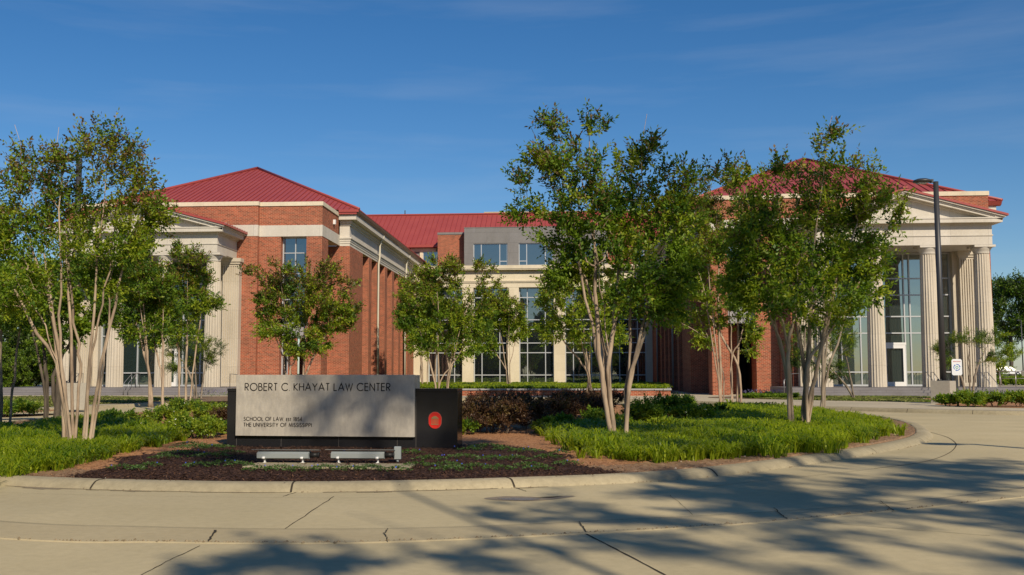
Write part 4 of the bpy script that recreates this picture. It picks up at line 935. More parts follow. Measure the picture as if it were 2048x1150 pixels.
# trees at the left edge
b = ibase(8, 866)
tree('crape_myrtle', 'slender leaning crape myrtle at the left edge of the photo', b,
     pxblobs(b, [(20, 560, 46, 40), (-20, 520, 60, 60), (60, 600, 40, 30), (30, 640, 40, 20), (-50, 600, 50, 50), (80, 550, 30, 40)]), 3, 150, 23, group=GC, stem_r=.06, per=6, leaves=10, ll=.11, lw=.055, bronze=.15, light=.3, dark=.4, base_spread=.12, barkm=BARKG)
b = ibase(110, 844, .2)
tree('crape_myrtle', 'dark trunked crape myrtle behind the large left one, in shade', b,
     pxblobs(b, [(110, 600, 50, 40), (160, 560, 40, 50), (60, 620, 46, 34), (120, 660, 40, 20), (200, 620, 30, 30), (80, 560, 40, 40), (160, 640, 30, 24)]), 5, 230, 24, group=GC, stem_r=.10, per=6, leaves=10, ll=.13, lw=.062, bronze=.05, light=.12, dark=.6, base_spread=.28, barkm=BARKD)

# broad woodland trees, built once each and copied
def big_tree(name, label, loc, h, w, seed, mats, n=200, ll=.45, group=None, cb=.18, stems=1):
    rng = np.random.default_rng(seed); bl = []
    for i in range(15):
        z = h * rng.uniform(cb + .1, .92); rr = w * .5 * (1 - ((z / h - .5) / .62) ** 2) ** .5; a = rng.uniform(0, 6.28)
        bl.append(((math.cos(a) * rr * .6, math.sin(a) * rr * .6, z), (w * .2 * rng.uniform(.8, 1.3), w * .2 * rng.uniform(.8, 1.3), h * .10 * rng.uniform(.8, 1.4)), 1.0))
    bl = [((c[0] + loc[0], c[1] + loc[1], c[2] + loc[2]), r, w_) for c, r, w_ in bl]
    return tree(name, label, loc, bl, stems, n, seed, 'tree', group, mats, BARKD, stem_r=w * .028, per=8, leaves=9, ll=ll, lw=ll * .5, bronze=.06, light=.3, dark=.35, base_spread=.1, sub_len=w * .11, tip_r=.02, fork=.3, kink=.12, outw=.6)
WM = [LWOOD, LGREEN, LDARK, LWOOD]
GB = 'woodland trees beyond the car park'; GL = 'dark trees beyond the left lawn'; GO = 'shade trees standing behind the photographer'
bt1 = big_tree('broadleaf_tree', 'broad dark green tree behind the white car at the right edge', (76, 185, .9), 17, 13, 41, WM, 230, .42, GB)
bt2 = big_tree('broadleaf_tree', 'dark green tree whose crown touches the right portico edge', (67, 190, .9), 19, 12, 42, WM, 230, .42, GB)
for i, (x, y, s_, lb) in enumerate([(86, 192, 1.05, 'dark green tree right of the broad one, beyond the frame edge'), (94, 180, .95, 'woodland tree further right beyond the car park'), (80, 205, 1.12, 'tall woodland tree showing above the broad dark one'), (60, 215, 1.05, 'woodland tree hidden behind the right portico'), (104, 195, 1.1, 'woodland tree at the end of the car park row')]):
    copy_tree((bt1, bt2)[i % 2], (x, y, .9), i * 1.3, s_, lb)
b = Vector((at(2000, 775, 118).x, 118, .3))
big_tree('maple_tree', 'small bright green tree beside the last column of the right portico', b, 5.6, 4.6, 43, [LGREEN, LLIGHT, LLIGHT, LGREEN], 150, .17)
lt1 = big_tree('broadleaf_tree', 'dark spreading tree left behind the steps of the left portico', (at(60, 775, 95).x, 95, 0), 9.5, 8.5, 44, WM, 230, .30, GL, .05)
lt2 = big_tree('broadleaf_tree', 'paler bushy tree low at the left edge of the portico steps', (at(118, 778, 88).x, 88, 0), 7.0, 5.0, 45, [LGREEN, LWOOD, LDARK, LWOOD], 190, .22, GL, .05)
for i, (px, y, s_, lb) in enumerate([(5, 100, 1.1, 'dark tree at the far left edge of the photo'), (95, 108, 1.0, 'dark tree between the left edge and the portico'), (-60, 96, 1.15, 'dark tree just outside the left edge'), (-150, 90, 1.1, 'dark tree further outside the left edge'), (35, 120, 1.25, 'tall dark tree at the back on the left')]):
    copy_tree((lt1, lt1, lt2, lt1, lt1)[i], (at(px, 778, y).x, y, 0), 1 + i * 1.7, s_, lb)
for i, (px, y, s_) in enumerate([(-20, 84, .72), (22, 87, .66), (58, 90, .7), (88, 93, .62), (150, 92, .6), (-90, 82, .8)]):
    copy_tree(lt2, (at(px, 778, y).x, y, -.6), .5 + i * 1.9, s_, ['low dark tree at the left edge beyond the lawn', 'low bushy tree beyond the left lawn, second from the edge', 'low bushy tree beyond the left lawn, behind the leaning stem', 'low bushy tree left of the portico steps', 'low bushy tree behind the left end of the portico steps', 'low bushy tree outside the left edge'][i])
# trees behind and beside the camera: they cast the shadows on the drive and show in the window glass
def shadow_spot(sx, sy, h):
    Ln = h / math.tan(SUN_EL); return (sx + Ln * math.sin(SUN_AZ), sy - Ln * math.cos(SUN_AZ))
def tall_tree(loc, seed, n=95, cr=3.2, nb=13, sr=.12):
    rng = np.random.default_rng(seed); x, y = loc; bl = []
    for i in range(nb):
        a_ = rng.uniform(0, 6.28); r_ = rng.uniform(0, cr); bl.append(((x + math.cos(a_) * r_, y + math.sin(a_) * r_, rng.uniform(15.0, 18.2)), (rng.uniform(.8, 1.7), rng.uniform(.8, 1.7), rng.uniform(.3, .7)), 1.0))
    return tree('shade_tree', 'tall open crowned shade tree behind the photographer, casting shadows on the drive', (x, y, 0), bl, 1, n, seed, 'tree', GO, WM, BARKD, stem_r=sr, per=7, leaves=9, ll=.34, lw=.17, bronze=.05, base_spread=.1, sub_len=.75, tip_r=.02, fork=.6, kink=.12, outw=.8)
SHH = 16.6
ta, tb_, tc_ = tall_tree(shadow_spot(7.8, 9.0, SHH), 51, 85), tall_tree(shadow_spot(3.4, 13.0, SHH), 57, 40), tall_tree(shadow_spot(-1.2, 11.3, SHH), 59, 9, 2.3, 6, .06)
for i, (sx, sy, k_, s_, rz) in enumerate([(-6.2, 21.2, 2, 1.35, 3.1), (14.5, 14.5, 1, 1.0, 4.4), (.6, 28.5, 1, 1.5, 5.2), (3.0, 21.0, 2, 1.35, 1.9), (5.5, 12.6, 2, 1.2, 1.0), (3.6, 8.0, 2, 1.3, 2.2)]):
    x, y = shadow_spot(sx, sy, SHH * s_); copy_tree((ta, tb_, tc_)[k_], (x, y, 0), rz, s_, 'tall open crowned shade tree behind the photographer, casting shadows on the drive')
far_t = big_tree('woodland_tree', 'tall woodland tree behind the photographer, seen in the window glass', (-20, -44, 0), 21, 15, 52, WM, 260, 1.05, GO, .03)
for i in range(27):
    x = -120 + 7.2 * i
    if i == 13: x += 2
    copy_tree(far_t, (x if i < 23 else x + 45, -42 - (i * 7 % 13), (-4 if i % 3 == 1 else 0)), i * 2.1, .86 + .26 * ((i * 5) % 7) / 7, 'tall woodland tree behind the photographer, seen in the window glass')

# ---- shrubs
def shrub(name, label, p, w, h, seed, mats, n=60, ll=.07, lw=.035, per=6, leaves=9, group=None, flowers=0, light=.3, dark=.3, bronze=0., cat='shrub', spiky=0.0):
    rng = np.random.default_rng(seed); p = Vector(p); o = empty(name, p, label, cat, group); bl = []; h = h * .72; w = w * .80
    for i in range(7):
        a = i * 0.9 + rng.uniform(0, .8); r = w * .27 * (i > 0); bl.append(((math.cos(a) * r, math.sin(a) * r, h * rng.uniform(.4, .66)), (w * .24, w * .24, h * .32), 1.0))
    nodes, rad, paths, ends, T = grow((0, 0, 0), 5, bl, n, rng, .004, .014, w * .10, .05, .015, low=.04)
    skeleton_mesh(nodes, rad, paths, 5).build('stems', BARKD, o)
    V, F, Tn, Pb = sprays(nodes, ends, np.array([0, 0, h * .1]), rng, per, h * .20 + .05, leaves, ll, lw, 0, .9, .5 + spiky)
    mi = clumpcol(Pb, Tn, rng, T[:, 2].min(), T[:, 2].max(), None, bronze, light, dark, .22); me = np_mesh('foliage', V, F, mi, mats); link('foliage', me, o)
    if flowers:
        b = MB(); idx = rng.choice(len(Pb), flowers)
        for k in idx:
            q = Pb[k] * 1.04; s_ = rng.uniform(.02, .036)
            for j in range(5):
                a = j * 1.257; c_ = (q[0] + math.cos(a) * s_, q[1] + math.sin(a) * s_ * .7 - .01, q[2] + .35 * s_ * math.sin(a)); a2 = a + .6; a3 = a - .6
                b.add([tuple(q), (q[0] + math.cos(a3) * s_ * .7, q[1] + math.sin(a3) * s_ * .5, q[2] + .3 * s_), c_, (q[0] + math.cos(a2) * s_ * .7, q[1] + math.sin(a2) * s_ * .5, q[2] + .3 * s_)], [(0, 1, 2, 3)])
        b.build('flowers', PETALW, o)
    return o
GARD = [LGREEN, LLIGHT, LDARK, LBRONZE]; GD = [LGREEN, LGREEN, LDARK, LDARK]; PUR = [LPURPLE, LPURPLE, LBRONZE, LPURPLE]
GS = 'gardenia shrubs on the island'; GP = 'purple-brown shrubs on the island'; GR = 'low green shrubs along the right kerb'; GLL = 'low shrubs along the left kerb'
def isp(px, py): p = gnd(px, py, .24); p.z = float(hz(p.x, p.y)) - .02; return p
# left group
for px, py, w, h, lb, mt, li, dk, fl, n in [
    (395, 872, 1.75, .62, 'bright gardenia shrub with white blossom, foremost of the clump left of the sign', GARD, .6, .12, 26, 95),
    (335, 850, 1.5, .66, 'bright gardenia shrub at the left of the clump beside the sign', GARD, .55, .15, 16, 80),
    (425, 836, 1.7, .74, 'gardenia shrub at the back of the clump beside the sign', GARD, .45, .2, 18, 90),
    (372, 836, 1.6, .78, 'tall gardenia shrub in the middle of the clump left of the sign', GARD, .4, .2, 10, 85),
    (268, 873, .78, .50, 'small dark gardenia with two white flowers by the grass on the left', GARD, .2, .4, 6, 50),
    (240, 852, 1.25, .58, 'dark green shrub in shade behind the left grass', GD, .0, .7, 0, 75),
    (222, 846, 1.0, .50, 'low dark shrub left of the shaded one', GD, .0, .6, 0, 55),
    (448, 868, .55, .42, 'small gardenia half hidden by the black left end of the sign', GARD, .5, .2, 4, 35)]:
    shrub('gardenia_shrub', lb, isp(px, py), w, h, int(px * 7 + py), mt, n, .065, .034, group=GS, flowers=fl, light=li, dark=dk)
shrub('loropetalum_shrub', 'purple-brown shrub behind the left end of the sign', isp(452, 846), 1.1, .62, 71, PUR, 70, .05, .028, group=GP, light=.3, dark=.25, spiky=.2)
for k, (px, py, w, h, lb) in enumerate([
    (945, 862, 1.9, .98, 'purple-brown shrub next to the black end of the sign'), (1000, 866, 2.0, 1.08, 'purple-brown shrub, second from the sign'), (1055, 858, 1.9, 1.02, 'purple-brown shrub, third from the sign'),
    (1110, 850, 1.9, 1.08, 'purple-brown shrub in the middle of the row, under the young trees'), (1160, 842, 1.9, 1.12, 'purple-brown shrub left of the tallest crape myrtle stems'), (1205, 836, 1.7, 1.12, 'purple-brown shrub behind the tallest crape myrtle stems'),
    (975, 842, 2.2, 1.1, 'purple-brown shrub in the back row behind the second one'), (1035, 838, 2.2, 1.15, 'purple-brown shrub in the back row behind the third one'), (1130, 836, 1.8, 1.1, 'purple-brown shrub in the back row left of the tree stems')]):
    shrub('loropetalum_shrub', lb, isp(px, py), w, h, 80 + k, PUR, 120, .06, .030, 7, 9, GP, light=.25, dark=.18, spiky=.15)
for px, py, w, h, lb, mt, li, dk, fl, n in [
    (930, 868, .7, .42, 'small green shrub tucked beside the black end of the sign', GARD, .3, .3, 0, 36),
    (1092, 866, .72, .46, 'bright yellow-green shrub at the edge of the right grass', GARD, .8, .0, 3, 40),
    (1125, 862, .8, .46, 'dark green shrub beside the bright yellow-green one', GD, .0, .6, 0, 45),
    (1200, 856, 1.15, .66, 'gardenia shrub left of the tallest crape myrtle stems', GARD, .35, .35, 4, 60),
    (1245, 862, .8, .5, 'gardenia shrub behind the tallest crape myrtle trunk', GARD, .5, .2, 5, 45),
    (1290, 852, 1.4, .95, 'dark gardenia right of the tallest crape myrtle', GD, .12, .5, 8, 90),
    (1340, 838, 1.5, 1.0, 'upright dark shrub at the back of the right clump', GARD, .2, .5, 4, 90),
    (1330, 862, .85, .46, 'small bright gardenia at the front of the right clump', GARD, .75, .05, 6, 45),
    (1385, 850, 1.3, .74, 'gardenia with white flowers in the middle of the right clump', GARD, .35, .3, 14, 80),
    (1425, 838, 1.2, .6, 'gardenia at the right end of the clump beside the grass', GARD, .25, .45, 8, 70),
    (1365, 826, 1.4, .85, 'dark shrub behind the middle of the right clump', GD, .1, .6, 3, 80)]:
    shrub('gardenia_shrub', lb, isp(px, py), w, h, int(px * 3 + py), mt, n, .075, .038, group=GS, flowers=fl, light=li, dark=dk)
for px, py, w, h, lb in [(1895, 812, 1.25, .62, 'low green shrub in front of the concrete lamp base'), (1942, 813, 1.5, .88, 'green shrub right of the roundabout sign post'), (1990, 813, 1.6, .82, 'wide green shrub, second right of the roundabout sign'), (2040, 813, 1.5, .86, 'green shrub at the right edge of the photo')]:
    p = gnd(px, py, .16); p.z = .15; shrub('gardenia_shrub', lb, p, w, h, px, GARD, 80, .10, .05, 6, 9, GR, 3, .4, .25)
for px, py, w, h, lb in [(10, 830, 1.2, .62, 'thin green shrub at the left edge beyond the drive'), (52, 829, 1.35, .72, 'green shrub beyond the drive, second from the left edge')]:
    p = gnd(px, py, .17); p.z = .15; shrub('gardenia_shrub', lb, p, w, h, px + 900, GARD, 60, .09, .045, 6, 8, GLL, 0, .4, .25)
p = gnd(1980, 775, .2)
for i, (px, Y, w, h) in enumerate([(2018, 130, 5.5, 1.5), (2046, 132, 5.5, 1.5), (2072, 134, 5.5, 1.5)]):
    q = at(px, 760, Y); shrub('hedge_shrub', ['hedge shrub below the white car', 'hedge shrub at the right edge below the white car', 'hedge shrub just outside the right edge'][i], (q.x, Y, -.05), w, h, 300 + i, GARD, 80, .24, .12, 6, 8, 'hedge below the car park', 0, .4, .2)

# ---- blades of liriope on the island: uncountable ground cover
def blades(name, label, poly, n, seed, hmin, hmax, mats, keep=None, w=.009, tuft=20, zf=hz, light=.62):
    rng = np.random.default_rng(seed); poly = np.array(poly); lo, hi = poly.min(0), poly.max(0); C = []
    while sum(len(c) for c in C) < n // tuft:
        q = rng.uniform(lo, hi, (6000, 2)); q = q[in_poly(q + .16 * np.stack([np.sin(q[:, 1] * 5), np.cos(q[:, 0] * 5)], 1) + rng.normal(0, .13, q.shape), [tuple(p) for p in poly])]
        if keep is not None: q = q[keep(q, rng)]
        C.append(q)
    C = np.concatenate(C)[:n // tuft]; C = np.repeat(C, tuft, 0); m = len(C); th = rng.uniform(0, 2 * math.pi, m); r = rng.uniform(0, .07, m) * (tuft > 12) + rng.uniform(0, .04, m)
    B = np.stack([C[:, 0] + r * np.cos(th), C[:, 1] + r * np.sin(th)], 1); z0 = zf(B[:, 0], B[:, 1]) - .01
    patch = .82 + .25 * np.sin(B[:, 0] * 1.7 + 1) * np.cos(B[:, 1] * 1.3) + np.repeat(rng.normal(0, .16, m // tuft), tuft)
    H = rng.uniform(hmin, hmax, m) * patch; th2 = th + rng.normal(0, .5, m); lean = rng.uniform(.2, 1.35, m) * H
    dx, dy = np.cos(th2), np.sin(th2); W = w * 1.15 * rng.uniform(.7, 1.3, m) * (1 + (B[:, 1] - 14) * .035)
    sx, sy = -dy, dx; V = np.empty((m, 8, 3))
    for k, (t, hh, ww) in enumerate(((0, 0, 1.0), (.25, .66, 1.0), (.66, .98, .75), (1.12, .78, .12))):
        x = B[:, 0] + dx * lean * t; y = B[:, 1] + dy * lean * t; z = z0 + H * hh
        V[:, 2 * k] = np.stack([x + sx * W * ww, y + sy * W * ww, z], 1); V[:, 2 * k + 1] = np.stack([x - sx * W * ww, y - sy * W * ww, z], 1)
    off = (np.arange(m) * 8)[:, None]; Fm = np.concatenate([off + np.array([[2 * k, 2 * k + 1, 2 * k + 3, 2 * k + 2]]) for k in range(3)], 1).reshape(-1, 4)
    mi = np.repeat(((np.sin(B[:, 0] * 2.2) + np.cos(B[:, 1] * 1.9) + rng.normal(0, .9, m)) * .5 > (light * 2 - 1) + .35).astype(int), 3)
    me = np_mesh(name, V.reshape(-1, 3), Fm, mi, mats); return link(name, me, label=label, kind='stuff')
GLp = polyg([(-140, 970), (0, 938), (105, 930), (165, 920), (215, 905), (290, 892), (345, 882), (330, 874), (255, 858), (150, 852), (60, 862), (-150, 868)], .2)
GRp = polyg([(1078, 872), (1145, 890), (1190, 906), (1250, 917), (1330, 918), (1450, 909), (1600, 898), (1700, 883), (1780, 864), (1780, 857), (1745, 848), (1700, 840), (1620, 828), (1530, 820), (1450, 815), (1440, 845), (1380, 858), (1300, 864), (1200, 868)], .2)
def thin_edge(q, rng): return np.ones(len(q), bool)
blades('liriope_grass', 'bright arching liriope grass on the left of the island', GLp, 66000, 61, .15, .31, [LGRASS, LGRASS2])
blades('liriope_grass', 'bright arching liriope grass on the right of the island', GRp, 105000, 62, .15, .31, [LGRASS, LGRASS2])
blades('liriope_grass', 'strip of bright grass along the back left of the island', polyg([(0, 862), (150, 852), (255, 858), (300, 845), (200, 838), (100, 845), (0, 853)], .2), 9000, 63, .10, .18, [LGRASS2, LGRASS])
trz = lambda x, y: TZ0 + (TZ1 - TZ0) * (y - 66.2) / 49.4
blades('liriope_grass', 'strip of bright grass along the terrace before the tall windows', [(-16.8, 66.4), (6.2, 66.4), (8.3, 88), (10.1, 105), (10.1, 114.8), (-16.8, 114.8)], 90000, 64, .12, .24, [LGRASS, LGRASS2], None, .018, 6, trz)
flat15 = lambda x, y: np.full(np.shape(x), .15)
blades('lawn_grass', 'short turf of the left lawn', lawnL[:8] + [(-36, 58), (-33, 38), (-27, 37)], 60000, 65, .04, .08, [varied('turf_blade', (0.12, 0.15, 0.03), (0.24, 0.23, 0.07), 3), LGRASS2], None, .014, 6, flat15)
blades('lawn_grass', 'short turf of the right lawn before the portico steps', lawnR, 30000, 66, .04, .08, [bpy.data.materials['turf_blade'], LGRASS2], None, .014, 6, flat15)
blades('liriope_grass', 'tufts of green in the bed before the right entrance', [(9.8, 61), (10.6, 59.4), (13, 59.8), (13.2, 61.6), (12, 63.2)], 2500, 67, .15, .3, [LGRASS2, LGREEN], None, .02, 8, flat15)
for px, py, r_ in ((1237, 884, .48), (1597, 860, .40)):
    c = gnd(px, py, .22); rr = [(c.x + r_ * (1 + .14 * math.sin(3 * a + px)) * math.cos(a), c.y - .12 + r_ * .9 * math.sin(a)) for a in np.linspace(0, 6.283, 25)[:-1]]
    mb = MB(); zc = float(hz(c.x, c.y)); mb.add([(x, y, zc + .03) for x, y in rr] + [(c.x + (x - c.x) * .45, c.y + (y - c.y) * .45, zc + .115) for x, y in rr] + [(c.x, c.y, zc + .13)], [(i, (i + 1) % 24, 24 + (i + 1) % 24, 24 + i) for i in range(24)] + [(24 + i, 24 + (i + 1) % 24, 48) for i in range(24)], 0, True)
    mb.build('mulch_mound', bpy.data.materials['worn_mulch'], kind='structure')
# ground cover rosettes with small blue flowers in the dark mulch
def cover():
    rng = np.random.default_rng(91); Pb, D = [], []; fl = MB(); vio = []
    spots = [(x, y, s) for x, y, s in [(395, 895, .42), (360, 905, .30), (420, 910, .30), (330, 912, .22), (450, 922, .26), (400, 925, .24), (300, 925, .18), (245, 928, .2), (460, 905, .22), (430, 895, .3), (480, 925, .2), (520, 932, .22), (560, 930, .2), (600, 933, .22),
             (650, 930, .2), (700, 932, .22), (740, 930, .2), (790, 933, .2), (690, 910, .2), (835, 925, .2), (860, 915, .24), (890, 925, .24), (925, 912, .24), (900, 932, .26), (950, 928, .24), (975, 895, .3), (985, 915, .24), (1000, 930, .22), (1030, 915, .24), (1050, 902, .26), (1060, 925, .22), (1075, 930, .2), (1095, 912, .2), (1135, 922, .2), (940, 900, .2), (1010, 900, .2), (820, 905, .2), (275, 930, .12), (380, 890, .25), (1120, 905, .14)]]
    for x, y, s in spots:
        c = gnd(x, y, .2); cz = float(hz(c.x, c.y)); n = int(260 * s / .25)
        for i in range(n):
            a = rng.uniform(0, 6.283); arm = round(a * 7 / 6.283) / 7 * 6.283 + rng.normal(0, .14); r = s * 1.25 * rng.uniform(.05, 1) ** .8; px_ = c.x + math.cos(arm) * r; py_ = c.y + math.sin(arm) * r * .95
            z = cz + .02 + .055 * (1 - r / (s * 1.3)) * rng.uniform(.4, 1.3); Pb.append((px_, py_, z)); D.append((math.cos(arm) + rng.normal(0, .7), math.sin(arm) + rng.normal(0, .7), rng.uniform(.1, 1.0)))
        for i in range(rng.integers(0, 3)):
            q = (c.x + rng.normal(0, s * .6), c.y + rng.normal(0, s * .6), cz + .075); t = .011
            fl.add([(q[0] - t, q[1], q[2]), (q[0], q[1] - t, q[2] - .004), (q[0] + t, q[1], q[2]), (q[0], q[1], q[2] + t * 1.3)], [(0, 1, 2, 3)])
    Pb, D = np.array(Pb), np.array(D); V, F = leaf_quads(Pb, D, rng.uniform(.025, .05, len(Pb)), rng.uniform(.012, .020, len(Pb)), rng)
    me = np_mesh('groundcover', V, F, (rng.uniform(size=len(F)) < .25).astype(int), [LCOVER, LDARK]); link('groundcover', me, label='low green groundcover rosettes in the dark mulch before the sign', kind='stuff')
    fl.build('groundcover_flowers', PETALB, label='tiny blue flowers scattered over the dark mulch', kind='stuff')
cover()
# violet flower spikes near the portico paths
for lb, x0, x1, y0, y1 in (('violet flower spikes by the left portico path', -22.5, -17.5, 60.5, 62.5), ('violet flower spikes by the right entrance path', 10.3, 12.6, 61.8, 63.4)):
    rng = np.random.default_rng(int(abs(x0) * 10)); n = 260; Q = np.stack([rng.uniform(x0, x1, n), rng.uniform(y0, y1, n), rng.uniform(.2, .55, n)], 1)
    V, F = leaf_quads(Q, rng.normal(size=(n, 3)) * .3 + np.array([0, 0, 1]), np.full(n, .12), np.full(n, .035), rng)
    link('lavender', np_mesh('lavender', V, F, (Q[:, 2] < .38).astype(int), [PETALV, LGREEN]), label=lb, kind='stuff')
# loose chips and needles for relief
def chips(name, label, sel, n, ll, lw, mt, seed, lift=.004, tilt=.25):
    rng = np.random.default_rng(seed); cc = Cc[sel]; near = np.exp(-(cc[:, 1] - 14) / 9); near /= near.sum(); k = rng.choice(len(cc), n, p=near); q = cc[k] + np.stack([rng.normal(0, .1, n), rng.normal(0, .1, n), np.full(n, lift)], 1)
    D = rng.normal(size=(n, 3)); D[:, 2] *= tilt; V, F = leaf_quads(q, D, ll * rng.uniform(.5, 1.6, n), lw * rng.uniform(.6, 1.5, n), rng, 1.0); link(name, np_mesh(name, V, F, None, [mt]), label=label, kind='stuff')
chips('mulch_chips', 'loose dark bark chips before the sign', is_m, 26000, .045, .012, CHIPD, 93, .008)
chips('pine_needles', 'loose reddish pine needles over the island bed', ~(is_m | is_s), 42000, .10, .0055, CHIPR, 94, .010)
chips('litter_chips', 'scraps of litter on the sandy soil beside the kerb', is_s, 6000, .03, .010, CHIPR, 95, .006)
rng_ = np.random.default_rng(97); pb = MB()
for k in rng_.choice(np.where(is_s)[0], 90):
    q = Cc[k]
    if q[1] > 24: continue
    s_ = rng_.uniform(.006, .02); pb.add([(q[0] - s_, q[1], q[2]), (q[0], q[1] - s_ * .8, q[2]), (q[0] + s_, q[1], q[2]), (q[0], q[1] + s_ * .8, q[2]), (q[0] + s_ * .2, q[1], q[2] + s_ * 1.2)], [(0, 1, 4), (1, 2, 4), (2, 3, 4), (3, 0, 4)])
pb.build('pebbles', ROCK, label='pale pebbles on the sandy soil by the kerb', kind='stuff')

# ------------------------------------------------------------------ THE SIGN
SP = gnd(453, 897, .15); SQ = gnd(915, 902, .15); SL = (SQ - SP).length; SR = math.atan2(SQ.y - SP.y, SQ.x - SP.x)
SG = empty('monument_sign', (SP.x, SP.y, .15), 'low black granite wall sign with a weathered steel panel lettered for the law center', 'sign', rz=SR)
wb = MB(); wb.bevbox(0, SL, 0, .50, 0, 1.10, .004); wb.box(-.0, SL, -.012, .512, 1.10, 1.155)
wall_ = wb.build('granite_wall', GRANITE, SG)
jn = MB()
for x in (.20, 1.10, 2.24, 3.38, 3.74): jn.box(x - .003, x + .003, -.0015, .0, .005, .24 if x < 3.7 else 1.0)
jn.build('stone_joints', mat('pale_joint', (0.12, 0.11, 0.10), .8), wall_)
PX0, PX1, PZ0, PZ1 = .205, 3.725, .255, 1.415
pn = MB(); pn.bevbox(PX0, PX1, -.075, -.002, PZ0, PZ1, .004); pn.box(PX0 + .01, PX1 + .02, -.001, .30, 1.156, PZ1 - .006)
panel = pn.build('steel_panel', PANEL, SG)
# stroke alphabet (cap height 1)
def arc(cx, cy, rx, ry, a0, a1, n=18): return [(cx + rx * math.cos(R(a0 + (a1 - a0) * i / n)), cy + ry * math.sin(R(a0 + (a1 - a0) * i / n))) for i in range(n + 1)]
def bowl(x, y0, y1, w): r = (y1 - y0) / 2; return [(x, y1), (x + w - r, y1)] + arc(x + w - r, y0 + r, r, r, 90, -90, 12)[1:] + [(x, y0)]
GLY = {
 'A': (.80, [[(0, 0), (.4, 1), (.8, 0)], [(.15, .33), (.65, .33)]]), 'B': (.52, [[(0, 0), (0, 1)], bowl(0, .54, 1, .43), bowl(0, 0, .54, .52)]),
 'C': (.88, [arc(.5, .5, .5, .51, 42, 318, 30)]), 'D': (.7, [[(0, 0), (0, 1)], bowl(0, 0, 1, .7)]), 'E': (.47, [[(.47, 1), (0, 1), (0, 0), (.47, 0)], [(0, .53), (.45, .53)]]),
 'F': (.44, [[(.44, 1), (0, 1), (0, 0)], [(0, .53), (.42, .53)]]), 'H': (.62, [[(0, 0), (0, 1)], [(.62, 0), (.62, 1)], [(0, .53), (.62, .53)]]), 'I': (.0, [[(0, 0), (0, 1)]]),
 'K': (.56, [[(0, 0), (0, 1)], [(.50, 1), (.02, .52), (.56, 0)]]), 'L': (.40, [[(0, 1), (0, 0), (.40, 0)]]), 'M': (.84, [[(0, 0), (.12, 1), (.42, .12), (.72, 1), (.84, 0)]]),
 'N': (.66, [[(0, 0), (0, 1), (.66, 0), (.66, 1)]]), 'O': (1.02, [arc(.51, .5, .51, .51, 0, 360, 36)]), 'P': (.50, [[(0, 0), (0, 1)], bowl(0, .46, 1, .50)]),
 'R': (.52, [[(0, 0), (0, 1)], bowl(0, .47, 1, .50), [(.16, .47), (.52, 0)]]), 'S': (.44, [arc(.22, .765, .19, .245, 35, 180, 12) + [(.05, .68)] + arc(.22, .27, .215, .28, 95, -150, 16)[3:]]),
 'T': (.50, [[(0, 1), (.5, 1)], [(.25, 1), (.25, 0)]]), 'U': (.60, [[(0, 1), (0, .32)] + arc(.3, .3, .3, .31, 180, 360, 14)[1:-1] + [(.6, .32), (.6, 1)]]),
 'V': (.70, [[(0, 1), (.35, 0), (.70, 1)]]), 'W': (.98, [[(0, 1), (.25, 0), (.49, .92), (.73, 0), (.98, 1)]]), 'Y': (.66, [[(0, 1), (.33, .48), (.66, 1)], [(.33, .48), (.33, 0)]]),
 '1': (.16, [[(0, .88), (.14, 1), (.14, 0)]]), '8': (.48, [arc(.24, .76, .18, .24, 0, 360, 20), arc(.24, .27, .24, .27, 0, 360, 22)]), '5': (.46, [[(.42, 1), (.12, 1), (.05, .56)] + arc(.2, .31, .25, .31, 110, -140, 16)]),
 '4': (.52, [[(.38, 0), (.38, 1), (0, .27), (.52, .27)]]), '.': (.0, [[(-.035, .0), (.035, .0)]]), ',': (.0, [[(.03, .03), (-.03, -.14)]])}
GLY['S'] = (.44, [[(.40, .84)] + arc(.22, .77, .18, .24, 30, 210, 14) + [(.13, .57), (.30, .47)] + arc(.22, .25, .22, .26, 40, -160, 16)])
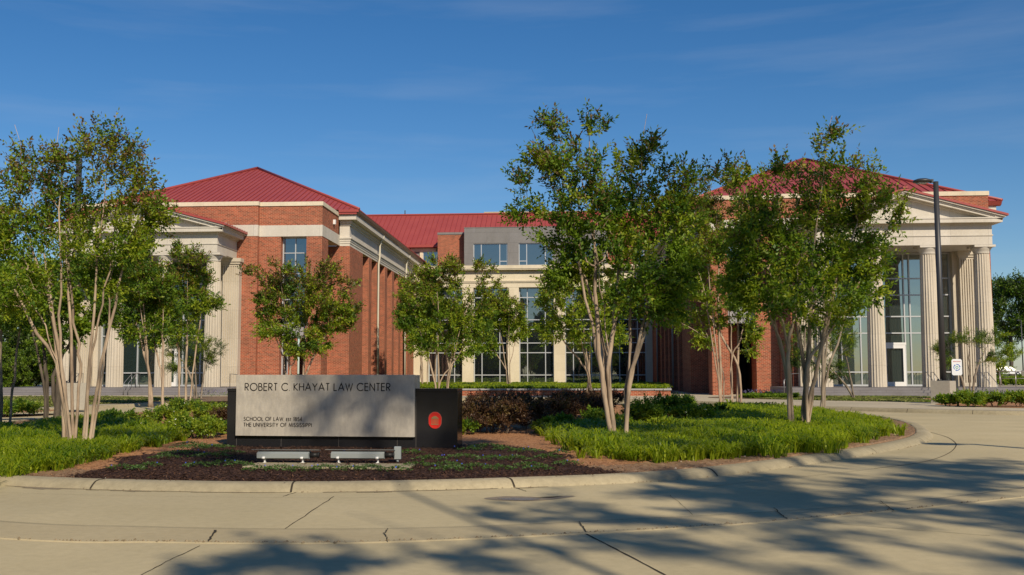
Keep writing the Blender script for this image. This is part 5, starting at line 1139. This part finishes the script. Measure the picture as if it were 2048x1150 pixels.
def letter_run(segs, x0, z0, width, depth, sw, name, y=-.0755, m_=LETTER):
    """segs = [(text, cap height)]; spaced to fill width; one thin raised stroke mesh"""
    sp = .22; tot = 0; cnt = 0
    for t, h in segs:
        for ch in t:
            if ch == ' ': tot += .42 * h
            else: tot += GLY[ch][0] * h; cnt += h
    gap = (width - tot) / max(cnt - segs[-1][1], .01); x = x0; b = MB(); lay = 0
    for t, h in segs:
        for ch in t:
            if ch == ' ': x += .42 * h; continue
            w, st = GLY[ch]
            for pl in st:
                pts = [(x + px_ * h, z0 + pz * h) for px_, pz in pl]; n = len(pts); closed = abs(pts[0][0] - pts[-1][0]) + abs(pts[0][1] - pts[-1][1]) < 1e-6
                A, B = [], []; hw = sw / 2
                for i in range(n):
                    p0 = pts[i - 1] if i else (pts[-2] if closed else None); p1 = pts[i + 1] if i < n - 1 else (pts[1] if closed else None); c = pts[i]
                    d0 = Vector((c[0] - p0[0], c[1] - p0[1])).normalized() if p0 else None; d1 = Vector((p1[0] - c[0], p1[1] - c[1])).normalized() if p1 else None
                    if d0 is None: d0 = d1
                    if d1 is None: d1 = d0
                    t_ = (d0 + d1); t_ = t_.normalized() if t_.length > .05 else d1; nn = Vector((-t_.y, t_.x)); k = 1 / max(.35, abs(nn.dot(Vector((-d1.y, d1.x)))))
                    A.append((c[0] + nn.x * hw * k, c[1] + nn.y * hw * k)); B.append((c[0] - nn.x * hw * k, c[1] - nn.y * hw * k))
                yy = y - .0015 - .0004 * (lay % 4); lay += 1
                b.add([(p[0], yy, p[1]) for p in A] + [(p[0], yy, p[1]) for p in B] + [(p[0], y, p[1]) for p in A] + [(p[0], y, p[1]) for p in B],
                      [(i, n + i, n + i + 1, i + 1) for i in range(n - 1)] + [(i, i + 1, 2 * n + i + 1, 2 * n + i) for i in range(n - 1)] + [(n + i + 1, n + i, 3 * n + i, 3 * n + i + 1) for i in range(n - 1)])
            x += w * h + gap * h
    return b.build(name, m_, panel)
sx_ = 102.6   # photo pixels per metre on the panel
px2x = lambda px: (px - 474.5) / ((834.5 - 474.5)) * (PX1 - PX0) + PX0
pz = lambda py: PZ1 - (py - 752.6) / (871.6 - 752.6) * (PZ1 - PZ0)
letter_run([('ROBERT C. KHAYAT LAW CENTER', .136)], px2x(493), pz(783.2), px2x(786.5) - px2x(493), .002, .0185, 'title_lettering')
letter_run([('SCHOOL OF LAW, ', .068), ('EST. ', .050), ('1854', .068)], px2x(491.6), pz(842.3), px2x(610.3) - px2x(491.6), .002, .0120, 'school_lettering')
letter_run([('THE UNIVERSITY OF MISSISSIPPI', .068)], px2x(491.6), pz(853.8), px2x(630.0) - px2x(491.6), .002, .0120, 'university_lettering')
# red oval emblem with a bronze columned building
em = MB(); cx_, cz_, rw_, st_ = 4.105, .565, .118, .034
ol = [(cx_ + rw_ * math.cos(a), cz_ + (st_ if math.sin(a) >= 0 else -st_) + rw_ * math.sin(a)) for a in np.linspace(0, 2 * math.pi, 49)[:-1]]
em.prism_y([(x, z) for x, z in ol], -.018, -.001); seal = em.build('emblem', RED, SG)
rim_ = MB(); ol2 = [(cx_ + (rw_ + .006) * math.cos(a), cz_ + (st_ if math.sin(a) >= 0 else -st_) + (rw_ + .006) * math.sin(a)) for a in np.linspace(0, 2 * math.pi, 49)[:-1]]
rim_.prism_y(ol2, -.012, -.0012); rim_.build('rim', mat('emblem_rim', (0.55, 0.16, 0.12), .4), seal)
eb = MB(); y0, y1 = -.024, -.0182
eb.prism_y([(cx_ - .062, cz_ + .045), (cx_ + .062, cz_ + .045), (cx_ + .03, cz_ + .074), (cx_, cz_ + .082), (cx_ - .03, cz_ + .074)], y0, y1); eb.box(cx_ - .072, cx_ + .072, y0, y1, cz_ + .030, cz_ + .0445)
for i in range(6): x = cx_ - .062 + i * .0235; eb.box(x, x + .0085, y0, y1, cz_ - .07, cz_ + .0295)
eb.box(cx_ - .07, cx_ + .07, y0, y1, cz_ - .082, cz_ - .0705); eb.build('emblem_building', GOLD, seal)
ft = MB(); ft.bevbox(-.22, SL + .25, -.17, .62, -.06, .016, .01); ft.build('footing', KERBC, SG)
# floodlight pad and fittings
PA, PB2 = gnd(484, 934, .15), gnd(815, 937, .15); pad = empty('light_pad', (PA.x, PA.y, .13), 'long low concrete pad under the floodlights', 'pad', rz=math.atan2(PB2.y - PA.y, PB2.x - PA.x))
pdm = MB(); pdm.bevbox(0, (PB2 - PA).length, 0, .75, 0, .03, .008); pdm.build('slab', KERBC, pad)
def flood(xa, xb, label):
    A, B_ = gnd(xa, 924, .17), gnd(xb, 926, .17); A.y = B_.y = (A.y + B_.y) / 2; Ln = (B_ - A).length
    o = empty('floodlight', (A.x, A.y + .12, .16), label, 'floodlight', 'long grey floodlights lighting the sign'); h = MB()
    h.prism_x([(-.07, .075), (.02, .055), (.09, .075), (.12, .17), (.02, .185), (-.08, .15)][::-1], .0, Ln); hs_ = h.build('housing', LIGHTGREY, o)
    v = MB(); v.add([(-.10, .10, .19), (Ln + .16, .10, .19), (Ln + .16, -.05, .205), (-.10, -.05, .205), (-.10, .10, .195), (Ln + .16, .10, .195), (Ln + .16, -.05, .21), (-.10, -.05, .21)], [(0, 1, 2, 3), (7, 6, 5, 4), (0, 4, 5, 1), (3, 2, 6, 7), (0, 3, 7, 4), (1, 5, 6, 2)]); v.build('visor', LIGHTGREY, hs_)
    for x in (.10, Ln - .12):
        k = MB(); k.box(x, x + .025, -.02, .03, 0.0, .07); k.tube([(x - .01, -.085, .08), (x + .035, -.085, .08)], .02, 8); k.box(x - .015, x + .04, -.03, .04, -.012, .004); k.build('bracket', WHITE, o)
    e_ = MB(); e_.tube([(Ln + .001, .03, .12), (Ln + .13, .03, .12)], .042, 12); e_.tube([(Ln + .131, .03, .12), (Ln + .15, .03, .12)], .05, 12); e_.build('end_cap', RUBBER, o)
flood(514, 613, 'long grey floodlight, the left one of two below the sign'); flood(662, 765, 'long grey floodlight, the right one of two below the sign')
q = gnd(793, 924, .17); jb = empty('junction_box', (q.x, q.y + .1, .16), 'small grey electrical box right of the floodlights', 'box'); m1 = MB(); m1.bevbox(-.055, .055, -.03, .05, .05, .25, .008); m1.build('box_body', LIGHTGREY, jb); m2 = MB(); m2.tube([(0, .01, 0), (0, .01, .055)], .022, 8); m2.build('conduit', LIGHTGREY, jb)

# ------------------------------------------------------------------ LAMPS, TRAFFIC SIGN, CAR
def lamp(loc, label, arm=-1):
    o = empty('street_lamp', loc, label, 'lamp', 'lamp posts on concrete bases')
    p = MB(); an = [R(a) for a in (-83, 7, 97, 187)]; p.prism([(.62 * math.cos(a), .62 * math.sin(a)) for a in an], 0, 1.08); p.prism([(.60 * math.cos(a), .60 * math.sin(a)) for a in an], 1.0801, 1.10); p.build('concrete_base', PEDC, o)
    f = MB(); f.box(-.22, .22, -.22, .22, 1.10, 1.13); 
    for sx2 in (-.17, .17):
        for sy2 in (-.17, .17): f.box(sx2 - .03, sx2 + .03, sy2 - .03, sy2 + .03, 1.131, 1.19)
    f.build('base_plate', DARKMETAL, o)
    q = MB(); q.tube([(0, 0, 1.13), (0, 0, 5), (0, 0, 10.55)], [.145, .135, .12], 14); q.build('pole', DARKMETAL, o)
    h = MB(); prof = [(.0, .12), (.22, .11), (.36, .05), (.40, .0), (.38, -.05), (.0, -.05)]; cx = arm * .62; n = 28
    vs = [(cx + r * 1.12 * math.cos(2 * math.pi * k / n), r * .95 * math.sin(2 * math.pi * k / n), 10.58 + z) for r, z in [(max(r, .001), z) for r, z in prof] for k in range(n)]
    fs = [(i * n + (k + 1) % n, i * n + k, (i + 1) * n + k, (i + 1) * n + (k + 1) % n) for i in range(len(prof) - 1) for k in range(n)]; h.add(vs, fs, 0, True)
    h.box(min(arm * .13, arm * .25), max(arm * .13, arm * .25), -.1, .1, 10.50, 10.66); hd = h.build('lamp_head', DARKMETAL, o)
    g_ = MB(); g_.box(cx - .24, cx + .2, -.2, .2, 10.47, 10.528); g_.build('lens', LAMPGLASS, hd); return o
p = gnd(1888, 808, .12)
lm = lamp((p.x, p.y, .1), 'tall dark lamp post on a round concrete base in front of the right portico')
for loc, lb in (((*tuple(gnd(143, 818, .12))[:2], .1), 'tall dark lamp post behind the large left crape myrtle, on a concrete base'), ((15.6, 11.2, .0), 'lamp post outside the right edge whose shadow falls on the drive')):
    copy_tree(lm, loc, 0, 1.0, lb)
q = at(2042, 640, 150); fl2 = lamp((q.x, 150, 1.0), 'distant slim lamp post in the car park at the right edge'); fl2.scale = (.55, .55, .74)
# roundabout sign
p = gnd(1916, 812, .15); rs = empty('roundabout_sign', (p.x, p.y, .15), 'small white sign with a blue ring of arrows on a black post', 'sign')
m1 = MB(); m1.box(-.04, .04, -.03, .03, 0, 1.72); m1.build('post', DARKMETAL, rs)
PW, PH0, PH1 = .215, 1.32, 2.02; pl_ = MB(); c8 = .05
pl_.prism_y([(-PW + c8, PH0), (PW - c8, PH0), (PW, PH0 + c8), (PW, PH1 - c8), (PW - c8, PH1), (-PW + c8, PH1), (-PW, PH1 - c8), (-PW, PH0 + c8)], -.045, -.035); plate = pl_.build('plate', SIGNWHITE, rs)
ar = MB(); cz_ = 1.66; yq = -.0465
for k in range(3):
    a0 = R(100 + 120 * k); a1 = a0 - R(82); pts_o, pts_i = [], []
    for i in range(13): a = a0 + (a1 - a0) * i / 12; pts_o.append((.145 * math.cos(a), cz_ + .145 * math.sin(a))); pts_i.append((.112 * math.cos(a), cz_ + .112 * math.sin(a)))
    ar.add([(x, yq, z) for x, z in pts_o] + [(x, yq, z) for x, z in pts_i], [(i, i + 1, 14 + i, 13 + i) for i in range(12)])
    at_ = a1 - R(24); ar.add([(.168 * math.cos(a1), yq - .0004, cz_ + .168 * math.sin(a1)), (.088 * math.cos(a1), yq - .0004, cz_ + .088 * math.sin(a1)), (.13 * math.cos(at_), yq - .0004, cz_ + .13 * math.sin(at_))], [(0, 1, 2)])
ar.build('arrow_ring', BLUE, plate)
gr2 = MB(); gr2.add([(.062 * math.cos(a), yq, cz_ + .062 * math.sin(a)) for a in np.linspace(0, 6.283, 21)[:-1]] + [(.034 * math.cos(a), yq, cz_ + .034 * math.sin(a)) for a in np.linspace(0, 6.283, 21)[:-1]], [(i, (i + 1) % 20, 20 + (i + 1) % 20, 20 + i) for i in range(20)])
gr2.build('green_ring', mat('sign_green', (0.05, 0.28, 0.20), .4), plate)
tx = MB()
for i, x in enumerate((-.15, -.115, -.075, -.035, .01, .05, .09, .13)): tx.box(x, x + .026, yq, yq + .001, 1.89, 1.935)
tx.build('faded_red_line', SIGNRED, plate)
# white car parked far right
q = at(2012, 752, 168); car = empty('car', (q.x, 168, 1.0), 'white car parked beyond the hedge at the right edge', 'car', rz=R(0))
CL = 4.6
body = [(-2.3, .35), (2.3, .35), (2.34, .62), (2.25, .80), (1.55, .92), (-1.75, .98), (-2.25, .90), (-2.34, .6)]
m1 = MB(); m1.prism_y(body, -.88, .88); bd_ = m1.build('body', CARWHITE, car)
m2 = MB(); m2.add([(-1.75, -.82, .975), (1.3, -.82, .92), (.55, -.66, 1.38), (-.9, -.66, 1.40), (-1.75, .82, .975), (1.3, .82, .92), (.55, .66, 1.38), (-.9, .66, 1.40)], [(0, 1, 2, 3), (7, 6, 5, 4), (3, 2, 6, 7), (1, 5, 6, 2), (0, 3, 7, 4)]); m2.build('roof', CARWHITE, car)
m3 = MB(); m3.add([(-1.45, -.815, 1.0), (1.05, -.815, .96), (.48, -.70, 1.31), (-.85, -.70, 1.33)], [(0, 1, 2, 3)]); m3.build('side_window', CARGLASS, car)
for x in (-1.42, 1.42):
    w_ = MB(); w_.tube([(x, -.90, .33), (x, -.68, .33)], .33, 20); wo = w_.build('wheel', TYRE, car); r_ = MB(); r_.tube([(x, -.915, .33), (x, -.905, .33)], .21, 16); r_.build('rim', RIM, wo)
for x, nm, mt in ((2.30, 'headlight', SIGNWHITE), (-2.31, 'tail_light', RED)):
    k = MB(); k.box(x - .03, x + .05, -.86, -.55, .66, .78); k.build(nm, mt, car)
# steel railing at the end of the right steps
for i, (px, lb) in enumerate(((2003, 'steel guard rail beside the last column of the right portico'),)):
    a = at(1992, 775, 78); c = at(2052, 775, 78); rl = empty('guard_rail', (a.x, 78, .05), lb, 'railing')
    t = MB(); Lr = c.x - a.x + 2.5; t.tube([(0, 0, 1.62), (Lr, 0, 1.62)], .03, 6); t.tube([(0, 0, 1.1), (Lr, 0, 1.1)], .02, 6); t.build('top_rail', STEEL, rl)
    for k in range(5): u = MB(); u.tube([(.3 + k * 1.1, 0, 0), (.3 + k * 1.1, 0, 1.62)], .03, 6); u.build('rail_post', STEEL, rl)
q = at(2008, 770, 100)
